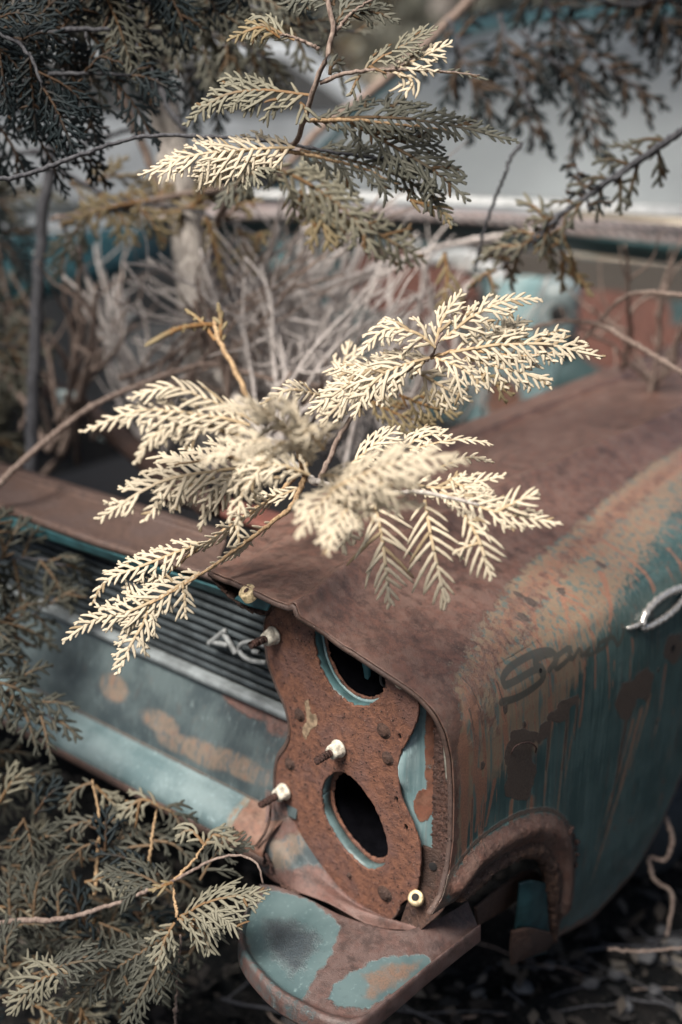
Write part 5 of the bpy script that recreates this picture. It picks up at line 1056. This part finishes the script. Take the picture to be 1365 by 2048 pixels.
# single long branches that cross the picture
def long_branch(label, pts, r0, r1, mat, knots=3, seed=0):
    rg = np.random.default_rng(seed); P = pxpath(pts, len(pts)*16); P += rg.normal(0, .0007, P.shape); r = np.linspace(r0, r1, len(P))*(1+.05*rg.normal(0, 1, len(P)))
    for k in range(knots): i = rg.integers(3, len(P)-3); r[i-1:i+2] *= [1.15, 1.5, 1.1]
    o = tube('bare_branch', [(P, r)], mat, None, 9); o['label'] = label; o['category'] = 'branch'; return o
long_branch('thin dark branch crossing from the left edge below the upper cedar sprays', [(-300, 420, 2.0), (-60, 362, 2.0), (40, 352, 2.0), (180, 303, 2.0), (285, 273, 2.0), (400, 272, 2.0), (540, 282, 2.0), (690, 308, 2.0), (830, 322, 2.0)], .0044, .002, M_barkdark, 5, 1)
long_branch('soft grey branch just above the thin dark one at the left', [(-300, 350, 2.7), (0, 312, 2.7), (150, 292, 2.7), (250, 262, 2.7), (320, 258, 2.7)], .008, .004, M_barkdark, 2, 2)
long_branch('curved pale brown branch rising from the lower left edge behind the cream sprays', [(-120, 1080, 2.35), (0, 965, 2.35), (100, 875, 2.4), (200, 805, 2.45), (350, 745, 2.5), (430, 730, 2.5), (560, 762, 2.5), (680, 775, 2.5)], .0065, .004, M_twigbrown, 3, 3)
long_branch('straight grey branch sloping down from the right edge across the windshield trim', [(1600, 110, 2.2), (1365, 262, 2.25), (1250, 340, 2.3), (1120, 430, 2.35), (1020, 505, 2.4)], .0070, .0045, M_barkdark, 2, 4)
long_branch('forked brown branch resting along the rear fender top at the right edge', [(1500, 830, 2.3), (1365, 745, 2.35), (1260, 683, 2.4), (1200, 650, 2.45), (1140, 642, 2.5), (1070, 655, 2.5), (1010, 680, 2.55)], .0056, .0035, M_twigbrown, 3, 5)
long_branch('brown twig reaching in from the right edge over the rust red firewall', [(1500, 600, 2.3), (1365, 590, 2.35), (1290, 585, 2.4), (1235, 605, 2.45), (1160, 690, 2.5)], .0052, .003, M_twigbrown, 3, 6)
long_branch('blurred grey limb slanting down left from the top of the windshield', [(960, -20, 2.9), (880, 60, 2.9), (740, 185, 2.9), (640, 260, 2.9), (560, 350, 2.9)], .011, .009, M_twigbrown, 2, 7)
long_branch('thin grey twig hanging against the bottom of the windshield', [(1045, 285, 2.3), (1020, 320, 2.3), (1010, 350, 2.3), (975, 440, 2.35), (950, 540, 2.4)], .0035, .0025, M_barkdark, 3, 8)
long_branch('long pale branch spanning the bay from the trunk towards the firewall', [(430, 645, 2.7), (560, 605, 2.7), (690, 560, 2.7), (800, 520, 2.75), (900, 490, 2.8), (1010, 470, 2.8), (1100, 455, 2.8)], .0075, .005, M_twiggrey, 3, 9)
long_branch('second pale branch under the long one spanning the bay', [(500, 620, 2.9), (640, 590, 2.9), (780, 540, 2.9), (860, 500, 2.9), (1000, 478, 2.9)], .0065, .005, M_twiggrey, 3, 10)
long_branch('thick bleached stick standing slanted in the bay between the brush', [(500, 590, 2.75), (530, 640, 2.75), (560, 700, 2.75), (590, 760, 2.75)], .022, .016, M_twiggrey, 1, 11)
long_branch('thick short pale stick beside the cedar trunk', [(405, 510, 2.8), (440, 550, 2.8), (490, 600, 2.8)], .020, .012, M_twiggrey, 1, 12)
long_branch('dark curved stem standing in front of the trunk at the upper left', [(240, -60, 2.4), (270, 60, 2.4), (310, 150, 2.4), (340, 220, 2.4), (372, 262, 2.4)], .0075, .006, M_barkdark, 2, 13)
long_branch('grey stem sloping between the left foliage and the trunk', [(215, 110, 2.7), (245, 200, 2.7), (290, 300, 2.7), (330, 420, 2.7)], .009, .008, M_twigbrown, 2, 14)
long_branch('thin stalk standing upright under the lower cedar', [(362, 1870, 1.95), (358, 1930, 1.97), (352, 2000, 2.0), (350, 2110, 2.05)], .0018, .0022, M_twigbrown, 4, 15)
long_branch('knotted pale vine hanging beside the wheel arch', [(1330, 1630, 2.5), (1345, 1680, 2.5), (1330, 1720, 2.5), (1300, 1715, 2.5), (1310, 1760, 2.5), (1345, 1790, 2.5), (1335, 1870, 2.5)], .004, .003, M_twigbrown, 5, 16)
long_branch('thin dry stalk lying in front of the dark wheel', [(1215, 1898, 2.35), (1290, 1902, 2.35), (1400, 1893, 2.35)], .0028, .002, M_twigbrown, 1, 17)

# ------------------------------------------------------------------ litter and sticks on the ground
def litter():
    rg = np.random.default_rng(9); N = 9000; V = []; Q = []
    for i in range(N):
        if i < 6500: x, y = rg.uniform(-1.2, 1.6), rg.uniform(-1.2, 2.2)
        else: x, y = rg.uniform(-12, 6), rg.uniform(3, 16)
        s = rg.uniform(.008, .028)*(1 if i < 6500 else 3); a = rg.uniform(0, 6.28); c, d = math.cos(a), math.sin(a); zz = .045+rg.uniform(0, .03); t1, t2 = rg.normal(0, .35, 2); n = 4
        for (u, v) in ((-1, 0), (0, -.5), (1, 0), (0, .5)):
            V.append((x+(u*c-v*d)*s, y+(u*d+v*c)*s, zz+(u*t1+v*t2)*s+abs(v)*.3*s))
        Q.append((4*i, 4*i+1, 4*i+2, 4*i+3))
    me = npmesh('leaf_litter', np.array(V), np.array(Q)); attr(me, 'rnd', np.repeat(rg.random(N), 4))
    n = NT('dead_leaves'); c = n.ramp(n.attr('rnd'), [(0, (.008, .008, .008)), (.55, (.025, .02, .018)), (.85, (.05, .04, .032)), (1, (.13, .115, .10))]); n.set(c, .8)
    o = link('leaf_litter', me, n.m, None, False); o['kind'] = 'stuff'; o['label'] = 'dead leaves and bits scattered over the dark ground'
litter()
rg_ = np.random.default_rng(77)
for i in range(34):
    a, b = (rg_.uniform(700, 1420), rg_.uniform(1880, 2060)) if i < 24 else (rg_.uniform(420, 620), rg_.uniform(1950, 2060))
    p = at(a, b, z=.055); an = rg_.uniform(-.6, .9) if i % 3 else rg_.uniform(0, 3.1); L = rg_.uniform(.05, .28); d_ = np.array([math.cos(an), math.sin(an), rg_.uniform(0, .12)])
    P, R = twig(p, p+d_*L, rg_.uniform(.0012, .0034), .0009, .022, 12, rg_); P[:, 2] = np.maximum(P[:, 2], .05)
    o = tube('fallen_stick', [(P, R)], M_barkdark if i % 4 else M_twigbrown, None, 6); o['label'] = 'thin brown stick lying among the dead leaves below the car'; o['category'] = 'stick'; o['group'] = 'sticks lying on the ground below the car'
n = NT('pale_stone'); f = n.noise(30, 5); n.set(n.mix(n.thr(f, .3, .7), (.045, .045, .05), (.12, .12, .125)), .8, 0, n.bump(f, .5, .01)); M_stone = n.m
for i, (a, b, r) in enumerate([(1290, 1910, .022), (1235, 1945, .018), (1180, 1965, .016), (1045, 1975, .018), (1350, 1890, .024), (1100, 1930, .012), (1310, 1980, .013), (960, 1990, .014), (1250, 2010, .016), (1325, 1860, .014)]):
    bm = bmesh.new(); bmesh.ops.create_icosphere(bm, subdivisions=3, radius=r)
    k = rg_.normal(0, 1, (4, 3))
    for v in bm.verts:
        c = v.co.normalized(); v.co *= 1+.16*math.sin(3*c.x+k[0][0])*math.cos(2.5*c.y+k[0][1])+.08*math.sin(7*c.z+k[1][0]+4*c.x); v.co.z *= .55
    bmesh.ops.translate(bm, verts=bm.verts, vec=at(a, b, z=.052)); me = bpy.data.meshes.new('stone'); bm.to_mesh(me); bm.free()
    o = link('stone', me, M_stone); o['label'] = 'small pale grey stone among the leaf litter under the fender'; o['category'] = 'stone'; o['group'] = 'stones on the ground under the fender'

# ------------------------------------------------------------------ beyond the car
n = NT('dry_straw_ground'); f = n.noise(3, 6, .65); n.set(n.mix(n.thr(f, .38, .62), (.16, .125, .085), (.50, .44, .36)), .9, 0, n.bump(n.noise(40, 4), .8, .03), .1)
gx, gy = np.meshgrid(np.linspace(-30, 20, 90), np.linspace(0, 1, 60), indexing='ij'); yy = 4.2+gy*26+.35*np.sin(gx*1.3)
o = link('dry_grass_clearing', npmesh('dry_grass_clearing', np.stack([gx, yy, .085+.02*np.sin(gx*3)*np.cos(yy*2)], -1).reshape(-1, 3), grid_faces(90, 60)), n.m); o['kind'] = 'structure'
# second wreck: pale car seen side-on through the branches
def far_car():
    R0 = root('junk_car', 'pale grey wreck with a dark wheel arch standing behind the branches', 'car', (-7.2, 6.9, .09))
    o_ = at(500, 300, d=8.5); u = cr.copy(); u[2] = 0; u /= np.linalg.norm(u); w = np.array([0, 0, 1.0]); bk_ = np.cross(w, u)
    O = np.array([o_[0], o_[1], .09])
    def pt(a, b, c=0): return O+u*a+w*b+bk_*c
    out = [(-2.6, .35), (-2.65, .8), (-2.2, .95), (-1.2, 1.0), (1.2, 1.02), (1.9, .9), (1.95, .4), (1.5, .3), (.48, .3)]
    arch = [(.42*math.cos(t), .36+.42*math.sin(t)) for t in np.linspace(0, math.pi, 16)]
    out += arch[0:]+[(-.5, .3), (-2.4, .3)]
    M_pale = plain('faded_pale_blue_paint', (.42, .45, .48), .35, var=.25, scale=4)
    V = [pt(a, b, 0) for a, b in out]+[pt(a, b, 1.5) for a, b in out]; k = len(out); tri = tessellate_polygon([[Vector((a, b, 0)) for a, b in out]])
    F = [t for t in tri]+[tuple(i+k for i in t[::-1]) for t in tri]+[(i, (i+1) % k, (i+1) % k+k, i+k) for i in range(k)]
    bd = link('body', mesh('body', V, F), M_pale, R0, False)
    gh = [(-1.9, .96), (-1.35, 1.42), (.25, 1.44), (.9, 1.0)]; V = [pt(a, b, .12+(.08 if i in (1, 2) else 0)) for i, (a, b) in enumerate(gh)]+[pt(a, b, 1.38-(.08 if i in (1, 2) else 0)) for i, (a, b) in enumerate(gh)]
    link('cabin', mesh('cabin', V, [(0, 1, 2, 3), (7, 6, 5, 4), (1, 5, 6, 2), (0, 4, 5, 1), (3, 2, 6, 7)]), M_pale, R0, False)
    for g2 in ([(-1.72, 1.02), (-1.3, 1.36), (-.55, 1.38), (-.55, 1.03)], [(-.45, 1.03), (-.45, 1.38), (.2, 1.38), (.7, 1.04)]):
        V = [pt(a, b, .115+(b-1.0)*.2-.03) for a, b in g2]; link('side_window', mesh('side_window', V, [(0, 1, 2, 3)]), M_darkgrey, R0, False)
    c = pt(0, .33, .12); lathe('wheel', [(.0, -.05), (.2, -.05), (.31, -.06), (.33, 0), (.31, .08), (.0, .08)], c, tuple(-bk_), M_rubber, R0, 32)
    lathe('wheel_well', [(.42, .0), (.42, .25), (.0, .26)], pt(0, .36, .02), tuple(bk_), M_black, R0, 24)
far_car()
def far_tree(label, px, d, h, rad, mat, seed, base_z=.1, n=2600):
    rg = np.random.default_rng(seed); p = at(px, 200, d=d); T = root('pine_tree', label, 'tree', (p[0], p[1], base_z))
    tube('trunk', [(np.array([[p[0], p[1], base_z], [p[0]+.05, p[1], h*.5], [p[0], p[1], h]]), [.14, .1, .03])], M_bark, T, 8)
    t = rg.random(n)**.8; z = base_z+.25+t*(h-.3); rr = rad*(1-t*.85)*np.sqrt(rg.random(n))*(1+.35*np.sin(t*24+rg.random()*6)); a = rg.uniform(0, 2*math.pi, n)
    c = np.stack([p[0]+rr*np.cos(a), p[1]+rr*np.sin(a), z-rr*.12], 1); s = rg.uniform(.05, .14, n)[:, None]
    u = rg.normal(0, 1, (n, 3)); u /= np.linalg.norm(u, axis=1)[:, None]; v = np.cross(u, rg.normal(0, 1, (n, 3))); v /= np.linalg.norm(v, axis=1)[:, None]
    V = np.stack([c-u*s, c-v*s*.45, c+u*s, c+v*s*.45], 1).reshape(-1, 3); me = npmesh('crown', V, np.arange(4*n).reshape(-1, 4)); attr(me, 'tip', np.ones(4*n)); attr(me, 'rnd', np.repeat(rg.random(n), 4)); link('crown', me, mat, T, False)
for i, (lb, px, d, h, r, m) in enumerate([('dark tree standing farthest left beyond the wrecks', -350, 11, 6, 1.9, M_dark), ('olive tree beyond the pale wreck at the left', 60, 14, 6, 1.8, M_olive), ('dark tree beyond the pale wreck at the centre left', 420, 13, 6, 1.5, M_dark), ('ochre tinged tree right behind the slim cedar leader', 690, 15, 5, 1.3, M_gold), ('dark olive tree beside the roof of the near car', 880, 11, 6, 1.7, M_olive), ('dark tree rising behind the roof of the near car', 1150, 12, 7, 2.0, M_dark), ('dark tree at the far right beyond the near car', 1500, 12, 7, 2.0, M_olive)]):
    far_tree(lb, px, d, h, r, m, 600+i)

TC = cedar('lacy olive cedar limb crossing the top centre in front of the pale wreck', tuple(at(60, 700, z=.42)),
  [(60, 1000, 2.75), (80, 500, 2.7), (120, 200, 2.65), (150, -60, 2.6)],
  [([(150, -40, 2.6), (300, 10, 2.5), (430, 60, 2.4), (540, 120, 2.35)], .006), ([(130, 60, 2.65), (260, 90, 2.55), (380, 150, 2.5), (470, 190, 2.45)], .006), ([(400, -60, 2.4), (520, 20, 2.3), (620, 60, 2.3), (720, 60, 2.3)], .005), ([(100, 330, 2.65), (240, 400, 2.6), (380, 420, 2.6), (520, 470, 2.55)], .006)],
  [M_olive, M_dark, M_olive, M_gold], 16, n_side=3.6, wpx=62, lpx=150, fr=3.6, tr=(.014, .01))
# unseen crowns added overhead to darken the edges, holes cut along the sun's rays
def shade_canopy(label, c, rx, ry, z0, z1, n, seed, mat=None):
    rg = np.random.default_rng(seed); T = root('pine_tree', label, 'tree', (c[0], c[1], .05))
    tube('trunk', [(np.array([[c[0], c[1], .05], [c[0]+.05, c[1], 2.], [c[0], c[1], z1]]), [.16, .13, .05])], M_bark, T, 8)
    a = rg.uniform(0, 2*math.pi, n); r = np.sqrt(rg.random(n)); z = rg.uniform(z0, z1, n); P = np.stack([c[0]+rx*r*np.cos(a), c[1]+ry*r*np.sin(a), z], 1)
    sdv = np.array(sdir); Q = P-np.array([-.08, .15, .95]); t = Q@sdv; dist = np.linalg.norm(Q-t[:, None]*sdv, axis=1)
    Q2 = P-np.array([-1.0, 1.5, .8]); t2 = Q2@sdv; dist = np.minimum(dist, np.linalg.norm(Q2-t2[:, None]*sdv, axis=1)*SUN_GAP/.85)
    Q2 = P-at(600, 900, d=1.55); t2 = Q2@sdv; dist = np.minimum(dist, np.linalg.norm(Q2-t2[:, None]*sdv, axis=1)*SUN_GAP/.95)
    P = P[(dist > SUN_GAP*(1+.25*rg.normal(0, 1, n))) & (P[:, 2] > 2.1)]; n = len(P); s_ = rg.uniform(.06, .13, n)[:, None]
    u = rg.normal(0, 1, (n, 3)); u /= np.linalg.norm(u, axis=1)[:, None]; v = np.cross(u, rg.normal(0, 1, (n, 3))); v /= np.linalg.norm(v, axis=1)[:, None]
    V = np.stack([P-u*s_, P-v*s_*.5, P+u*s_, P+v*s_*.5], 1).reshape(-1, 3); me = npmesh('crown', V, np.arange(4*n).reshape(-1, 4)); attr(me, 'tip', np.ones(4*n)); attr(me, 'rnd', np.repeat(rg.random(n), 4)); link('crown', me, mat or M_olive, T, False)
SUN_GAP = .95
shade_canopy('unseen tall cedar added left of the car to shade the edges', (-3.6, .6), 3.4, 3.4, 2.3, 4.4, 8200, 701)
shade_canopy('unseen tall cedar added right of the car to shade the edges', (2.6, 1.2), 3.2, 3.6, 2.2, 4.4, 8600, 702)
shade_canopy('unseen tall cedar added ahead of the car to shade the edges', (-.6, -3.6), 3.8, 3.4, 2.3, 4.6, 8200, 703)
